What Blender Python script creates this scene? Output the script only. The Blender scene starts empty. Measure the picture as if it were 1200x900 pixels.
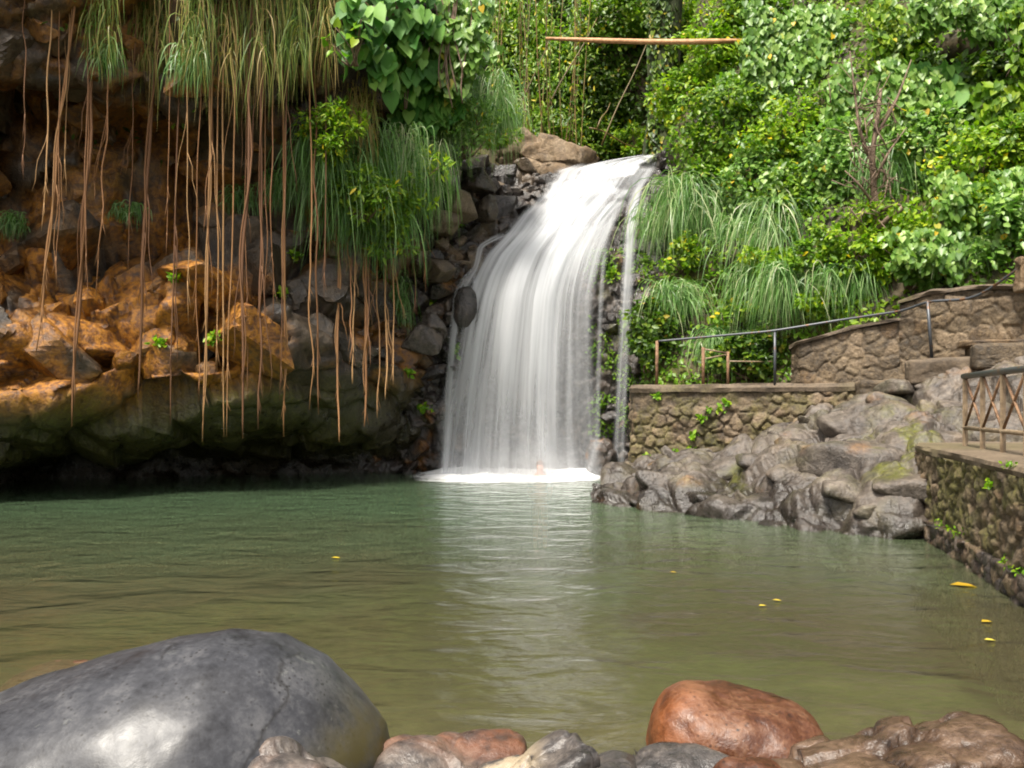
import bpy, bmesh, math, random
import numpy as np
from mathutils import Vector
from mathutils.bvhtree import BVHTree

random.seed(7)
RNG = np.random.default_rng(7)
scene = bpy.context.scene
COL = scene.collection
F, CX, HY, CZ = 942.0, 600.0, 475.0, 1.5      # focal length in photo pixels, horizon row, lens height


def at(px, py, Y):
    """point of the place seen at pixel (px,py), Y metres ahead"""
    return np.array([(px - CX) * Y / F, Y, CZ - (py - HY) * Y / F])


# ------------------------------------------------------------------ noise
def hsh(ix, iy, iz, seed):
    h = (ix.astype(np.int64) * 374761393 + iy.astype(np.int64) * 668265263 + iz.astype(np.int64) * 2147483647 + seed * 974711) & 0xFFFFFFFF
    h = ((h ^ (h >> 13)) * 1274126177) & 0xFFFFFFFF
    h = ((h ^ (h >> 16)) * 2246822519) & 0xFFFFFFFF
    return (h ^ (h >> 15)) & 0xFFFFFFFF


def h01(ix, iy, iz, seed):
    return hsh(ix, iy, iz, seed).astype(np.float64) / 4294967295.0


def vnoise(P, seed=0):
    I = np.floor(P).astype(np.int64)
    f = P - I
    f = f * f * f * (f * (f * 6 - 15) + 10)
    out = 0
    for dx in (0, 1):
        for dy in (0, 1):
            for dz in (0, 1):
                w = (f[:, 0] if dx else 1 - f[:, 0]) * (f[:, 1] if dy else 1 - f[:, 1]) * (f[:, 2] if dz else 1 - f[:, 2])
                out = out + w * h01(I[:, 0] + dx, I[:, 1] + dy, I[:, 2] + dz, seed)
    return out * 2 - 1


def fbm(P, seed=0, octv=4, gain=0.5):
    a, s, out, tot = 1.0, 1.0, 0, 0
    for o in range(octv):
        out = out + a * vnoise(P * s, seed + o * 17)
        tot += a
        a *= gain
        s *= 2.03
    return out / tot


def worley(P, seed=0, two_d=False):
    I = np.floor(P).astype(np.int64)
    n = len(P)
    f1 = np.full(n, 9.0); f2 = np.full(n, 9.0)
    cid = np.zeros(n, np.int64); vec = np.zeros((n, 3))
    zs = (0,) if two_d else (-1, 0, 1)
    for dx in (-1, 0, 1):
        for dy in (-1, 0, 1):
            for dz in zs:
                J = I + np.array([dx, dy, dz])
                c = J + np.stack([0.08 + .84 * h01(J[:, 0], J[:, 1], J[:, 2], seed + k) for k in (1, 2, 3)], 1)
                if two_d:
                    c[:, 2] = P[:, 2]
                d = P - c
                r = np.sqrt((d * d).sum(1))
                m = r < f1
                f2 = np.where(m, f1, np.minimum(f2, r))
                cid = np.where(m, hsh(J[:, 0], J[:, 1], J[:, 2], seed + 9), cid)
                vec = np.where(m[:, None], d, vec)
                f1 = np.where(m, r, f1)
    return f1, f2, cid, vec


def cellrand(cid, k):
    return ((cid * (2654435761 + 2 * k) + k * 7919) & 0xFFFFFF).astype(np.float64) / 16777215.0


def facets(P, size, seed, step=.5, tilt=.6, crack=.10, two_d=False):
    """height of broken blocky rock (metres), and a random number per block"""
    Q = P / size
    Q = Q + .12 * np.stack([vnoise(Q * 1.3 + 5, seed + 50), vnoise(Q * 1.3 + 11, seed + 51), vnoise(Q * 1.3 + 23, seed + 52)], 1)
    f1, f2, cid, v = worley(Q, seed, two_d)
    d = np.stack([cellrand(cid, k) * 2 - 1 for k in (1, 2, 3)], 1)
    m = np.full(len(P), .12)
    for k in range(4):          # each block is a chipped lump: flat top cut by four planes
        a = np.stack([cellrand(cid, 11 + 3 * k + j) * 2 - 1 for j in range(3)], 1)
        m = np.maximum(m, (v * a).sum(1) * 1.25)
    h = step * (cellrand(cid, 4) - .5) + tilt * .55 * (v * d).sum(1) - tilt * .9 * m
    e = np.clip((f2 - f1) / .16, 0, 1)
    h = h - crack * (1 - e) ** 2
    return h * size, cellrand(cid, 6), e


def smooth(a, b, x):
    t = np.clip((x - a) / (b - a), 0, 1)
    return t * t * (3 - 2 * t)


# ------------------------------------------------------------------ meshes
def mesh_np(name, V, faces, mat, attrs=None, smooth_sh=True, parent=None, uv=None):
    """faces: list of (m,k) int arrays"""
    if isinstance(faces, np.ndarray):
        faces = [faces]
    me = bpy.data.meshes.new(name)
    V = np.asarray(V, np.float32)
    me.vertices.add(len(V)); me.vertices.foreach_set('co', V.ravel())
    loops = np.concatenate([f.ravel() for f in faces]).astype(np.int32)
    sizes = np.concatenate([np.full(len(f), f.shape[1], np.int32) for f in faces])
    starts = np.concatenate([[0], np.cumsum(sizes)[:-1]]).astype(np.int32)
    me.loops.add(len(loops)); me.loops.foreach_set('vertex_index', loops)
    me.polygons.add(len(sizes)); me.polygons.foreach_set('loop_start', starts)
    me.polygons.foreach_set('loop_total', sizes)
    me.polygons.foreach_set('use_smooth', np.full(len(sizes), smooth_sh) if isinstance(smooth_sh, bool) else np.asarray(smooth_sh, bool))
    for k, a in (attrs or {}).items():
        at_ = me.attributes.new(k, 'FLOAT', 'POINT')
        at_.data.foreach_set('value', np.asarray(a, np.float32))
    if uv is not None:
        l = me.uv_layers.new(name='UVMap')
        l.data.foreach_set('uv', np.asarray(uv, np.float32)[loops].ravel())
    me.update(calc_edges=True); me.validate()
    if mat: me.materials.append(mat)
    o = bpy.data.objects.new(name, me)
    COL.objects.link(o)
    if parent is not None: o.parent = parent
    return o


def grid_faces(nu, nv, flip=False):
    i = np.arange(nu * nv).reshape(nu, nv)
    f = np.stack([i[:-1, :-1], i[1:, :-1], i[1:, 1:], i[:-1, 1:]], -1).reshape(-1, 4)
    return f[:, ::-1] if flip else f


def grid_normals(P):
    du = np.gradient(P, axis=0); dv = np.gradient(P, axis=1)
    n = np.cross(du, dv)
    return n / (np.linalg.norm(n, axis=2, keepdims=True) + 1e-9)


def resample(pts, n):
    pts = np.asarray(pts, float)
    d = np.r_[0, np.cumsum(np.linalg.norm(np.diff(pts, axis=0), axis=1))]
    t = np.linspace(0, d[-1], n)
    return np.stack([np.interp(t, d, pts[:, k]) for k in range(pts.shape[1])], 1), t


def soften(A, k):
    """running mean along axis 0"""
    for _ in range(k):
        B = A.copy(); B[1:-1] = (A[:-2] + 2 * A[1:-1] + A[2:]) / 4; A = B
    return A


def tube_np(pts, rad, n=7, cap=True):
    pts = np.asarray(pts, float); m = len(pts)
    rad = np.broadcast_to(np.asarray(rad, float), (m,))
    T = np.gradient(pts, axis=0); T /= np.linalg.norm(T, axis=1, keepdims=True) + 1e-9
    ref = np.array([1, 0, 0.]) if abs(T[0][0]) < .8 else np.array([0, 1, 0.])
    A = np.cross(T, ref); A /= np.linalg.norm(A, axis=1, keepdims=True) + 1e-9
    B = np.cross(T, A)
    th = np.linspace(0, 2 * np.pi, n, endpoint=False)
    V = pts[:, None] + rad[:, None, None] * (np.cos(th)[None, :, None] * A[:, None] + np.sin(th)[None, :, None] * B[:, None])
    V = V.reshape(-1, 3)
    i = np.arange(m * n).reshape(m, n); j = np.roll(i, -1, 1)
    Fq = [np.stack([i[:-1], i[1:], j[1:], j[:-1]], -1).reshape(-1, 4)]
    if cap:
        Fq.append(i[0][None]); Fq.append(i[-1][::-1][None])
    return V, Fq


class MB:
    """collects numpy pieces that make up ONE part"""
    def __init__(s): s.V = []; s.F = {}; s.n = 0; s.A = []
    def add(s, V, Fs, a=None):
        if isinstance(Fs, np.ndarray): Fs = [Fs]
        for f in Fs: s.F.setdefault(f.shape[1], []).append(f + s.n)
        s.V.append(V); s.n += len(V)
        s.A.append(np.full(len(V), RNG.random()) if a is None else np.broadcast_to(a, (len(V),)))
    def tube(s, pts, rad, n=7, a=None): s.add(*tube_np(pts, rad, n), a)
    def box(s, c, size, rz=0, a=None, bev=.0):
        bm = bmesh.new(); bmesh.ops.create_cube(bm, size=1)
        for v in bm.verts: v.co = Vector((v.co.x * size[0], v.co.y * size[1], v.co.z * size[2]))
        if bev: bmesh.ops.bevel(bm, geom=bm.edges[:], offset=bev, segments=2, affect='EDGES')
        ca, sa = math.cos(rz), math.sin(rz)
        bm.verts.index_update()
        V = np.array([[c[0] + v.co.x * ca - v.co.y * sa, c[1] + v.co.x * sa + v.co.y * ca, c[2] + v.co.z] for v in bm.verts])
        Fs = {}
        for f in bm.faces: Fs.setdefault(len(f.verts), []).append([v.index for v in f.verts])
        bm.free()
        s.add(V, [np.array(x) for x in Fs.values()], a)
    def build(s, name, mat, parent=None, smooth_sh=True):
        return mesh_np(name, np.concatenate(s.V), [np.concatenate(x) for x in s.F.values()], mat,
                       {'rnd': np.concatenate(s.A)}, smooth_sh, parent)


def tag(o, label=None, cat=None, group=None, kind=None):
    if label: o['label'] = label
    if cat: o['category'] = cat
    if group: o['group'] = group
    if kind: o['kind'] = kind
    return o


def empty(name, loc, label, cat, group=None):
    o = bpy.data.objects.new(name, None); COL.objects.link(o)
    o.location = tuple(float(x) for x in loc); o.empty_display_size = .1
    return tag(o, label, cat, group)


# ------------------------------------------------------------------ node helper
class NT:
    def __init__(s, name):
        s.m = bpy.data.materials.new(name); s.m.use_nodes = True
        s.t = s.m.node_tree; s.t.nodes.clear()
        s.out = s.t.nodes.new('ShaderNodeOutputMaterial')
    def n(s, typ, **kw):
        nd = s.t.nodes.new('ShaderNode' + typ)
        ins = kw.pop('ins', {})
        for k, v in kw.items(): setattr(nd, k, v)
        for k, v in ins.items(): s.put(nd.inputs[k], v)
        return nd
    def put(s, sock, v):
        if isinstance(v, bpy.types.NodeSocket): s.t.links.new(v, sock)
        elif isinstance(v, bpy.types.Node): s.t.links.new(v.outputs[0], sock)
        else:
            if sock.type == 'RGBA' and len(v) == 3: v = (*v, 1)
            sock.default_value = v
    def attr(s, name): return s.n('Attribute', attribute_name=name).outputs['Fac']
    def math(s, op, a, b=0, c=0, clamp=False):
        nd = s.n('Math', operation=op, use_clamp=clamp)
        for i, v in enumerate((a, b, c)): s.put(nd.inputs[i], v)
        return nd.outputs[0]
    def ramp(s, fac, stops, interp='LINEAR'):
        nd = s.n('ValToRGB'); nd.color_ramp.interpolation = interp
        e = nd.color_ramp.elements
        while len(e) < len(stops): e.new(.5)
        for k, (p, c) in enumerate(stops):
            e[k].position = p; e[k].color = (*c, 1) if not isinstance(c, (int, float)) else (c, c, c, 1)
        s.put(nd.inputs['Fac'], fac)
        return nd.outputs['Color']
    def mix(s, fac, a, b, blend='MIX'):
        nd = s.n('Mix', data_type='RGBA', blend_type=blend)
        s.put(nd.inputs[0], fac); s.put(nd.inputs[6], a); s.put(nd.inputs[7], b)
        return nd.outputs[2]
    def pos(s, scale=(1, 1, 1)):
        g = s.n('NewGeometry')
        m = s.n('Mapping', ins={'Vector': g.outputs['Position'], 'Scale': scale})
        return m.outputs[0]
    def noise(s, vec, scale, detail=4, rough=.55, dist=0):
        return s.n('TexNoise', ins={'Vector': vec, 'Scale': scale, 'Detail': detail, 'Roughness': rough, 'Distortion': dist}).outputs['Fac']
    def voro(s, vec, scale, feature='F1', out='Distance', rand=1):
        return s.n('TexVoronoi', feature=feature, ins={'Vector': vec, 'Scale': scale, 'Randomness': rand}).outputs[out]
    def bump(s, h, strength=.5, dist=.02, normal=None):
        nd = s.n('Bump', ins={'Height': h, 'Strength': strength, 'Distance': dist})
        if normal is not None: s.put(nd.inputs['Normal'], normal)
        return nd.outputs[0]
    def bsdf(s, color, rough=.7, normal=None, **kw):
        nd = s.n('BsdfPrincipled')
        s.put(nd.inputs['Base Color'], color); s.put(nd.inputs['Roughness'], rough)
        if normal is not None: s.put(nd.inputs['Normal'], normal)
        for k, v in kw.items(): s.put(nd.inputs[k], v)
        return nd.outputs[0]
    def done(s, shader, volume=None):
        s.t.links.new(shader, s.out.inputs['Surface'])
        if volume is not None: s.t.links.new(volume, s.out.inputs['Volume'])
        return s.m


def leaf_mat(name, stops, rough=.42, trans=.35, spec=.4, tmul=(1.0, 1.25, .55)):
    t = NT(name)
    c = t.ramp(t.attr('rnd'), stops)
    n = t.noise(t.pos(), 3.0, 2)
    c = t.mix(t.math('MULTIPLY', n, .5), c, tuple(x * .55 for x in stops[0][1]))
    p = t.bsdf(c, rough, **{'Specular IOR Level': spec})
    tr = t.n('BsdfTranslucent', ins={'Color': t.mix(1.0, c, tmul, 'MULTIPLY')})
    mx = t.n('MixShader', ins={0: trans + .06, 1: p, 2: tr.outputs[0]})
    return t.done(mx.outputs[0])


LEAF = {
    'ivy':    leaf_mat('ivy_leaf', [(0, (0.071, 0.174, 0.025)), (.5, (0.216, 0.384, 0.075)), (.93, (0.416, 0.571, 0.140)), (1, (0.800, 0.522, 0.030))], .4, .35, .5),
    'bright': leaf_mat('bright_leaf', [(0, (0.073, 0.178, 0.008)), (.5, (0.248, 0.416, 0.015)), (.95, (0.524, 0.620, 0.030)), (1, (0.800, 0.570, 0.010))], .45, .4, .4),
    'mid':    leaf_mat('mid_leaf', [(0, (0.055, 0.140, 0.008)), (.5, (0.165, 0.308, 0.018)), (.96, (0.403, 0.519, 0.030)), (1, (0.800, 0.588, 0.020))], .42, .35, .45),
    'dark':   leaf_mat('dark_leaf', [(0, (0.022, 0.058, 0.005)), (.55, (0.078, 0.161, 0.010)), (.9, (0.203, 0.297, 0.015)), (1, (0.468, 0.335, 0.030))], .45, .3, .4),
    'philo':  leaf_mat('heart_leaf', [(0, (0.043, 0.152, 0.023)), (.5, (0.122, 0.304, 0.050)), (1, (0.288, 0.497, 0.099))], .55, .28, .28),
    'grass':  leaf_mat('grass_blade', [(0, (0.050, 0.150, .022)), (.4, (0.150, 0.320, .06)), (.75, (0.340, 0.520, .20)), (1, (0.620, 0.620, .36))], .38, .35, .5),
    'beard':  leaf_mat('dry_blade', [(0, (0.072, 0.154, 0.016)), (.4, (0.228, 0.308, 0.048)), (.62, (0.432, 0.308, 0.096)), (1, (0.552, 0.341, 0.136))], .5, .3, .4),
    'sprout': leaf_mat('sprout_leaf', [(0, (0.100, 0.240, 0.010)), (.6, (0.220, 0.420, 0.015)), (1, (0.420, 0.550, 0.020))], .45, .4, .4),
    'yellow': leaf_mat('fallen_leaf', [(0, (0.450, 0.280, 0.020)), (.6, (0.620, 0.480, 0.030)), (1, (0.700, 0.600, 0.100))], .5, .2, .4),
}

t = NT('bark')
P_ = t.pos((1, 1, .35))
t_n = t.noise(P_, 22, 5)
BARK = t.done(t.bsdf(t.ramp(t_n, [(.3, (.06, .04, .025)), (.7, (.22, .15, .10))]), .85, t.bump(t_n, .7, .02)))
t = NT('dark_bark')
t_n = t.noise(t.pos((1, 1, .3)), 14, 5)
DBARK = t.done(t.bsdf(t.ramp(t_n, [(.3, (.012, .018, .006)), (.7, (.06, .075, .02))]), .9, t.bump(t_n, .8, .04)))
t = NT('root_skin')
c = t.ramp(t.attr('rnd'), [(0, (.10, .040, .012)), (.5, (.25, .115, .036)), (1, (.42, .25, .10))])
t_n = t.noise(t.pos((1, 1, .12)), 40, 3)
ROOT = t.done(t.bsdf(t.mix(t.math('MULTIPLY', t_n, .6), c, (.10, .05, .025)), .75, t.bump(t_n, .4, .006)))
t = NT('cane')
c = t.ramp(t.attr('rnd'), [(0, (.07, .055, .012)), (.5, (.17, .10, .025)), (1, (.20, .16, .045))])
CANE = t.done(t.bsdf(c, .5))


# ------------------------------------------------------------------ rock materials
def rock_mat(name, base, rough=(.45, .8), bump=.6, fine=26, extra=None, wet=0.0):
    """base: ramp stops on noise; attributes orange / moss / pale / cell tint the stone itself"""
    t = NT(name)
    p = t.pos()
    n1 = t.noise(p, 1.7, 6, .6)
    n2 = t.noise(p, fine * .35, 6, .65)
    n3 = t.noise(p, fine, 4, .6)
    v = t.math('ADD', t.math('MULTIPLY', n1, .55), t.math('MULTIPLY', n2, .45))
    v = t.math('MULTIPLY_ADD', t.math('SUBTRACT', v, .5), 1.9, .5)
    n2c = t.math('MULTIPLY_ADD', t.math('SUBTRACT', n3, .5), 1.6, .5)
    col = t.ramp(v, base)
    col = t.mix(.55, col, t.mix(1.0, col, t.ramp(n2c, [(.2, (.35, .33, .31)), (.5, (1, 1, 1)), (.8, (1.35, 1.35, 1.35))]), 'MULTIPLY'))
    col = t.mix(t.math('MULTIPLY', t.attr('cell'), .45), col, t.mix(1.0, col, (.50, .46, .43), 'MULTIPLY'))
    o = t.math('MULTIPLY', t.attr('orange'), t.math('ADD', .35, n2), clamp=True)
    col = t.mix(o, col, t.ramp(n2, [(.3, (.04, .013, .002)), (.46, (.19, .066, .004)), (.58, (.38, .155, .006)), (.72, (.11, .06, .022))]))
    pl = t.math('MULTIPLY', t.attr('pale'), t.math('ADD', .3, n2), clamp=True)
    col = t.mix(pl, col, t.ramp(n3, [(.3, (.12, .085, .05)), (.7, (.30, .22, .14))]))
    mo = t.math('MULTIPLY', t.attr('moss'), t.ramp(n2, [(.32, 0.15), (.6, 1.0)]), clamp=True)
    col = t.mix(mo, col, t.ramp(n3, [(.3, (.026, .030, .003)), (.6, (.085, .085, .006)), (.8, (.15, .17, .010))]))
    col = t.mix(t.math('MULTIPLY', t.attr('wet'), .85), col, t.mix(1.0, col, (.16, .15, .15), 'MULTIPLY'))  # wet stone; on the cliff the mask also holds undercut shade as colour
    bh = t.math('ADD', t.math('MULTIPLY', n2, 1.0), t.math('MULTIPLY', n3, .45))
    nrm = t.bump(bh, bump, .06)
    r = t.n('MapRange', ins={0: n2, 1: .3, 2: .7, 3: rough[0], 4: rough[1]}).outputs[0]
    r = t.math('MULTIPLY_ADD', t.attr('wet'), -.3, r, clamp=True)
    return t.done(t.bsdf(col, r, nrm, **{'Specular IOR Level': .5}))


R_CLIFF = rock_mat('cliff_rock', [(.25, (.014, .010, .006)), (.45, (.046, .032, .019)), (.62, (.09, .066, .042)), (.8, (.145, .108, .072))], (.4, .8))
R_FALL = rock_mat('wet_rock', [(.25, (.012, .011, .010)), (.5, (.036, .03, .027)), (.7, (.09, .07, .055))], (.16, .5))
R_GREY = rock_mat('grey_rock', [(.2, (.024, .019, .016)), (.42, (.068, .056, .046)), (.62, (.12, .10, .082)), (.85, (.20, .17, .135))], (.35, .7), .6, 22)
R_WALL = rock_mat('masonry', [(.25, (.028, .020, .011)), (.5, (.098, .071, .042)), (.7, (.19, .142, .086))], (.6, .9), .6, 30)
R_TAN = rock_mat('tan_rock', [(.25, (.05, .032, .016)), (.5, (.15, .098, .05)), (.72, (.27, .20, .125))], (.6, .9), .7, 20)
R_EARTH = rock_mat('earth', [(.25, (.02, .017, .008)), (.5, (.05, .04, .02)), (.75, (.10, .075, .035))], (.8, .95), .6, 12)
R_BED = rock_mat('pool_bed', [(.25, (.05, .033, .016)), (.5, (.105, .072, .036)), (.75, (.17, .125, .065))], (.6, .9), .5, 6)
R_CONC = rock_mat('concrete', [(.25, (.05, .036, .022)), (.5, (.105, .077, .05)), (.75, (.165, .128, .085))], (.7, .9), .35, 24)

# ------------------------------------------------------------------ CLIFF (left)
def ico(sub, _c={}):
    if sub not in _c:
        bm = bmesh.new(); bmesh.ops.create_icosphere(bm, subdivisions=sub, radius=1)
        _c[sub] = (np.array([v.co[:] for v in bm.verts]), np.array([[v.index for v in f.verts] for f in bm.faces])); bm.free()
    return _c[sub][0].copy(), _c[sub][1]


def poly_dirs(D, seed, planes=11, p=18, dmin=.62):
    """radius of a random convex polyhedron (slightly rounded edges) along the unit directions D"""
    rg = np.random.default_rng(seed)
    n = unit(rg.normal(size=(planes, 3))); d = rg.uniform(dmin, dmin + .38, planes)
    n = np.concatenate([n, np.eye(3), -np.eye(3)]); d = np.concatenate([d, rg.uniform(.8, 1.05, 6)])
    t_ = np.clip(D @ n.T, 0, None) / d
    return (t_ ** p).sum(1) ** (-1 / p)


def rot_rand(rg, amt=1.0):
    a = rg.normal(size=3) * amt
    th = np.linalg.norm(a) + 1e-9; k = a / th
    K = np.array([[0, -k[2], k[1]], [k[2], 0, -k[0]], [-k[1], k[0], 0]])
    return np.eye(3) + math.sin(th) * K + (1 - math.cos(th)) * K @ K


def poly_block(c, rad, seed, sub=4, planes=11, p=18, amt=.6, lump=.03, dmin=.62):
    V, Fc = ico(sub); rg = np.random.default_rng(seed)
    Q = V * poly_dirs(V, seed, planes, p, dmin)[:, None] * np.array(rad)
    s_ = float(np.mean(rad))
    Q = Q + unit(V) * (fbm(Q / (s_ * .45) + seed, seed, 4) * lump * s_)[:, None]
    return Q @ rot_rand(rg, amt).T + np.array(c), Fc


def unit(a): return a / (np.linalg.norm(a, axis=-1, keepdims=True) + 1e-9)


class Blocks:
    def __init__(s): s.V = []; s.F = []; s.r = []; s.n = 0
    def add(s, *a, **k):
        V, Fc = poly_block(*a, **k); s.V.append(V); s.F.append(Fc + s.n); s.n += len(V); s.r.append(np.full(len(V), RNG.random()))


def joined(name, P, mat, attr_fn, cell, blocks, crisp=False):
    """a rock surface and the blocks that stick out of it, as one piece of terrain"""
    nu, nv = P.shape[:2]
    V = np.concatenate([P.reshape(-1, 3)] + blocks.V); cell = np.concatenate([cell] + blocks.r)
    base = {k: np.zeros(len(V)) for k in ('orange', 'moss', 'pale', 'cell', 'wet')}
    base.update(attr_fn(V, cell)); base['cell'] = cell
    tri = np.concatenate(blocks.F) + nu * nv
    g_ = grid_faces(nu, nv)
    o = mesh_np(name, V, [g_, tri], mat, base, np.r_[np.ones(len(g_), bool), np.full(len(tri), not crisp)])
    bv = BVHTree.FromPolygons(V.tolist(), grid_faces(nu, nv).tolist() + tri.tolist())
    return o, bv


def worldgrid_mesh(name, P, mat, attrs=None, flip=False):
    nu, nv = P.shape[:2]
    base = {k: np.zeros(nu * nv) for k in ('orange', 'moss', 'pale', 'cell', 'wet')}
    base.update({k: np.asarray(v).ravel() for k, v in (attrs or {}).items()})
    return mesh_np(name, P.reshape(-1, 3), grid_faces(nu, nv, flip), mat, base)


def surf_bvh(P):
    f = grid_faces(*P.shape[:2])
    return BVHTree.FromPolygons([tuple(map(float, v)) for v in P.reshape(-1, 3)], [tuple(map(int, q)) for q in f])


NU, NV = 380, 300
base, tlen = resample([(-17, 8.5), (-12.8, 12.0), (-9.2, 14.0), (-5.4, 15.6), (-2.8, 16.8), (-1.75, 17.5), (-1.7, 18.8)], NU)
base = soften(base, 30)
tan = np.gradient(base, axis=0); tan /= np.linalg.norm(tan, axis=1, keepdims=True)
nor = np.stack([tan[:, 1], -tan[:, 0]], 1)
nor[nor[:, 1] > 0] *= 1
prof = np.array([(-1.6, -2.2), (-1.6, -.2), (-1.3, .3), (.7, .62), (2.2, 1.22), (2.8, 1.7), (2.7, 2.5), (2.3, 3.3), (1.6, 4.0), (1.25, 4.7), (1.7, 5.5), (2.8, 6.2), (3.1, 7.2), (3.6, 8.3), (3.6, 9.3), (2.4, 10.3), (.5, 10.9), (-3, 11.4)])  # upper lip, out of view, pushed further forward to shade the face below
pr, _ = resample(prof, NV)
pr = soften(pr, 6)
X0 = base[:, 0]
k_off = np.interp(X0, [-17, -6, -3.2, -1.8, -.6], [1, 1, .72, .35, .12])
k_z = np.interp(X0, [-17, -9, -5, -2.5, -.6], [.85, .9, 1.15, 1.28, 1.25])
kz2 = np.where(pr[None, :, 1] < 3.0, k_z[:, None], k_z[:, None] + (1.05 - k_z[:, None]) * smooth(3, 6, pr[None, :, 1]))
P = np.zeros((NU, NV, 3))
off = pr[None, :, 0] * k_off[:, None]
P[..., 0] = base[:, None, 0] + nor[:, None, 0] * off
P[..., 1] = base[:, None, 1] + nor[:, None, 1] * off
P[..., 2] = np.where(pr[None, :, 1] < 0, pr[None, :, 1], pr[None, :, 1] * kz2)
N = grid_normals(P)
Pf = P.reshape(-1, 3)
f1h, c1, e1 = facets(Pf * [1, 1, 1.15], 1.9, 3, .7, 1.15, .10)
f2h, c2, e2 = facets(Pf * [1, 1, 1.2], .8, 5, .6, 1.1, .10)
f3h, c3, e3 = facets(Pf, .2, 8, .4, .6, .1)
low = fbm(Pf / 2.6, 31, 3)
zz = Pf[:, 2]
rough_amt = np.clip(.58 + .42 * smooth(1.2, 2.2, zz), 0, 1)        # the undercut slab is smoother
disp = (f1h * .55 + f2h * .38) * rough_amt + f3h * .26 * (.4 + .6 * rough_amt) + low * .25 * rough_amt
P = P + N * disp.reshape(NU, NV, 1)
bl = Blocks()
rg = np.random.default_rng(8)
cand = [(i, j) for i, j in zip(rg.integers(60, NU - 14, 2600), rg.integers(70, NV - 70, 2600)) if 1.35 < P[i, j, 2] < 7.2]
done_ = []
for i, j in cand:
    q_ = P[i, j]
    big_ = rg.random() < .45
    r_ = rg.uniform(.48, .74) if big_ else rg.uniform(.2, .46)
    if q_[0] > -3.4: r_ *= .62
    if q_[2] > 4.6: r_ *= .6
    if q_[2] < 1.75 + .45 * smooth(-7, -3, np.array(q_[0])) + r_ * .5: continue
    if 3.9 < q_[2] < 5.4 and rg.random() < .6: continue            # keep the hollow open
    if any(np.linalg.norm(q_ - d_) < .78 * (r_ + e_) for d_, e_ in done_): continue
    done_.append((q_, r_))
    bl.add(q_ - N[i, j] * r_ * .42, (r_ * rg.uniform(.9, 1.35), r_ * rg.uniform(.8, 1.1), r_ * rg.uniform(.55, .95)), int(rg.integers(1e6)), sub=4 if r_ > .4 else 3, planes=7, p=70, amt=.75, lump=.0, dmin=.48)
    if len(done_) > 300: break


def cliff_attrs(Pf, c):
    zz = Pf[:, 2]
    n_o = fbm(Pf / 1.1, 77, 4)
    lowz = 1.25 + .45 * smooth(-7, -3, Pf[:, 0])
    orange = smooth(.0, .5, n_o + .35 * smooth(-4.0, -7.0, Pf[:, 0]) + 1.0 * (c - .5) + .04) * smooth(-1.4, -2.6, Pf[:, 0]) * smooth(lowz - .1, lowz + .4, zz) * (1 - .35 * smooth(4.4, 5.6, zz))
    pale = .4 * smooth(.25, .75, fbm(Pf / .8, 91, 4) + (c - .5) * .9) * smooth(lowz - .1, lowz + .4, zz) * (1 - .7 * smooth(4.6, 5.6, zz))
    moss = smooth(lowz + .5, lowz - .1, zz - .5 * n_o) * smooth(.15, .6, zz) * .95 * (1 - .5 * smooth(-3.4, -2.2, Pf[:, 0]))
    moss = np.maximum(moss, .35 * smooth(.2, .6, fbm(Pf / .9, 55, 3)) * smooth(4, 6, zz))
    wet = np.maximum(smooth(.8, .3, zz), np.maximum(.9 * smooth(-3.6, -2.3, Pf[:, 0]) * smooth(.6, 0, n_o), .6 * smooth(.1, .5, fbm(Pf / 1.3, 99, 3)) * smooth(2, 3.4, zz)))  # low band: wet stone, with the undercut's shade put into the colour
    wet = np.maximum(wet, .72 * smooth(lowz + .2, lowz - .3, zz))  # slab below the lip darkened too, shade of the overhang as colour
    return {'orange': orange, 'pale': pale, 'moss': moss, 'wet': wet}


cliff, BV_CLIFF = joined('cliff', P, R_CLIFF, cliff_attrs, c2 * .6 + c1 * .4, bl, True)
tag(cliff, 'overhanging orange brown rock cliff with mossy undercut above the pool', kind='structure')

# ------------------------------------------------------------------ FALL ROCK
fp = np.array([(17.75, -2.2), (17.7, 0), (17.55, 2.2), (17.6, 4.0), (17.78, 4.75), (18.1, 5.25), (18.65, 5.95), (19.1, 6.55), (19.6, 7.1), (20.05, 7.5), (20.5, 7.6), (22.5, 7.75), (26.5, 8.3)])
NUF, NVF = 330, 330
pf, _ = resample(fp, NVF); pf = soften(pf, 8)
xs = np.linspace(-3.4, 5.4, NUF)
P = np.zeros((NUF, NVF, 3))
P[..., 0] = xs[:, None]; P[..., 1] = pf[None, :, 0]; P[..., 2] = pf[None, :, 1]
lft = smooth(-.55, -1.4, xs)[:, None] * smooth(0.6, 1.6, pf[None, :, 1])
lft = lft * (1 - .0 * pf[None, :, 1])
P[..., 1] -= .75 * lft * smooth(7.4, 6.0, pf[None, :, 1])           # the left bank stands forward
rgt = smooth(2.3, 2.9, xs + 0 * xs)[:, None] * smooth(5, 3, pf[None, :, 1])
P[..., 1] -= .35 * rgt
P[..., 2] += .25 * smooth(.2, -1.2, xs)[:, None] * smooth(5.5, 7.3, pf[None, :, 1])
N = grid_normals(P) * -1
if N[NUF // 2, NVF // 3, 1] > 0: N = -N
Pf = P.reshape(-1, 3)
g1, c1, e1 = facets(Pf * [1, 1, 1.5], .62, 103, .6, .8, .18)
g2, c2, e2 = facets(Pf * [1, 1, 1.5], .26, 105, .5, .8, .14)
g3, c3, e3 = facets(Pf, .11, 109, .4, .6, .1)
side = np.maximum(smooth(-.2, -1.1, Pf[:, 0] - (Pf[:, 1] - 17.5) * .55), smooth(3.2, 3.8, Pf[:, 0] - (Pf[:, 1] - 17.5) * .3)) * .75 + .25
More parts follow.
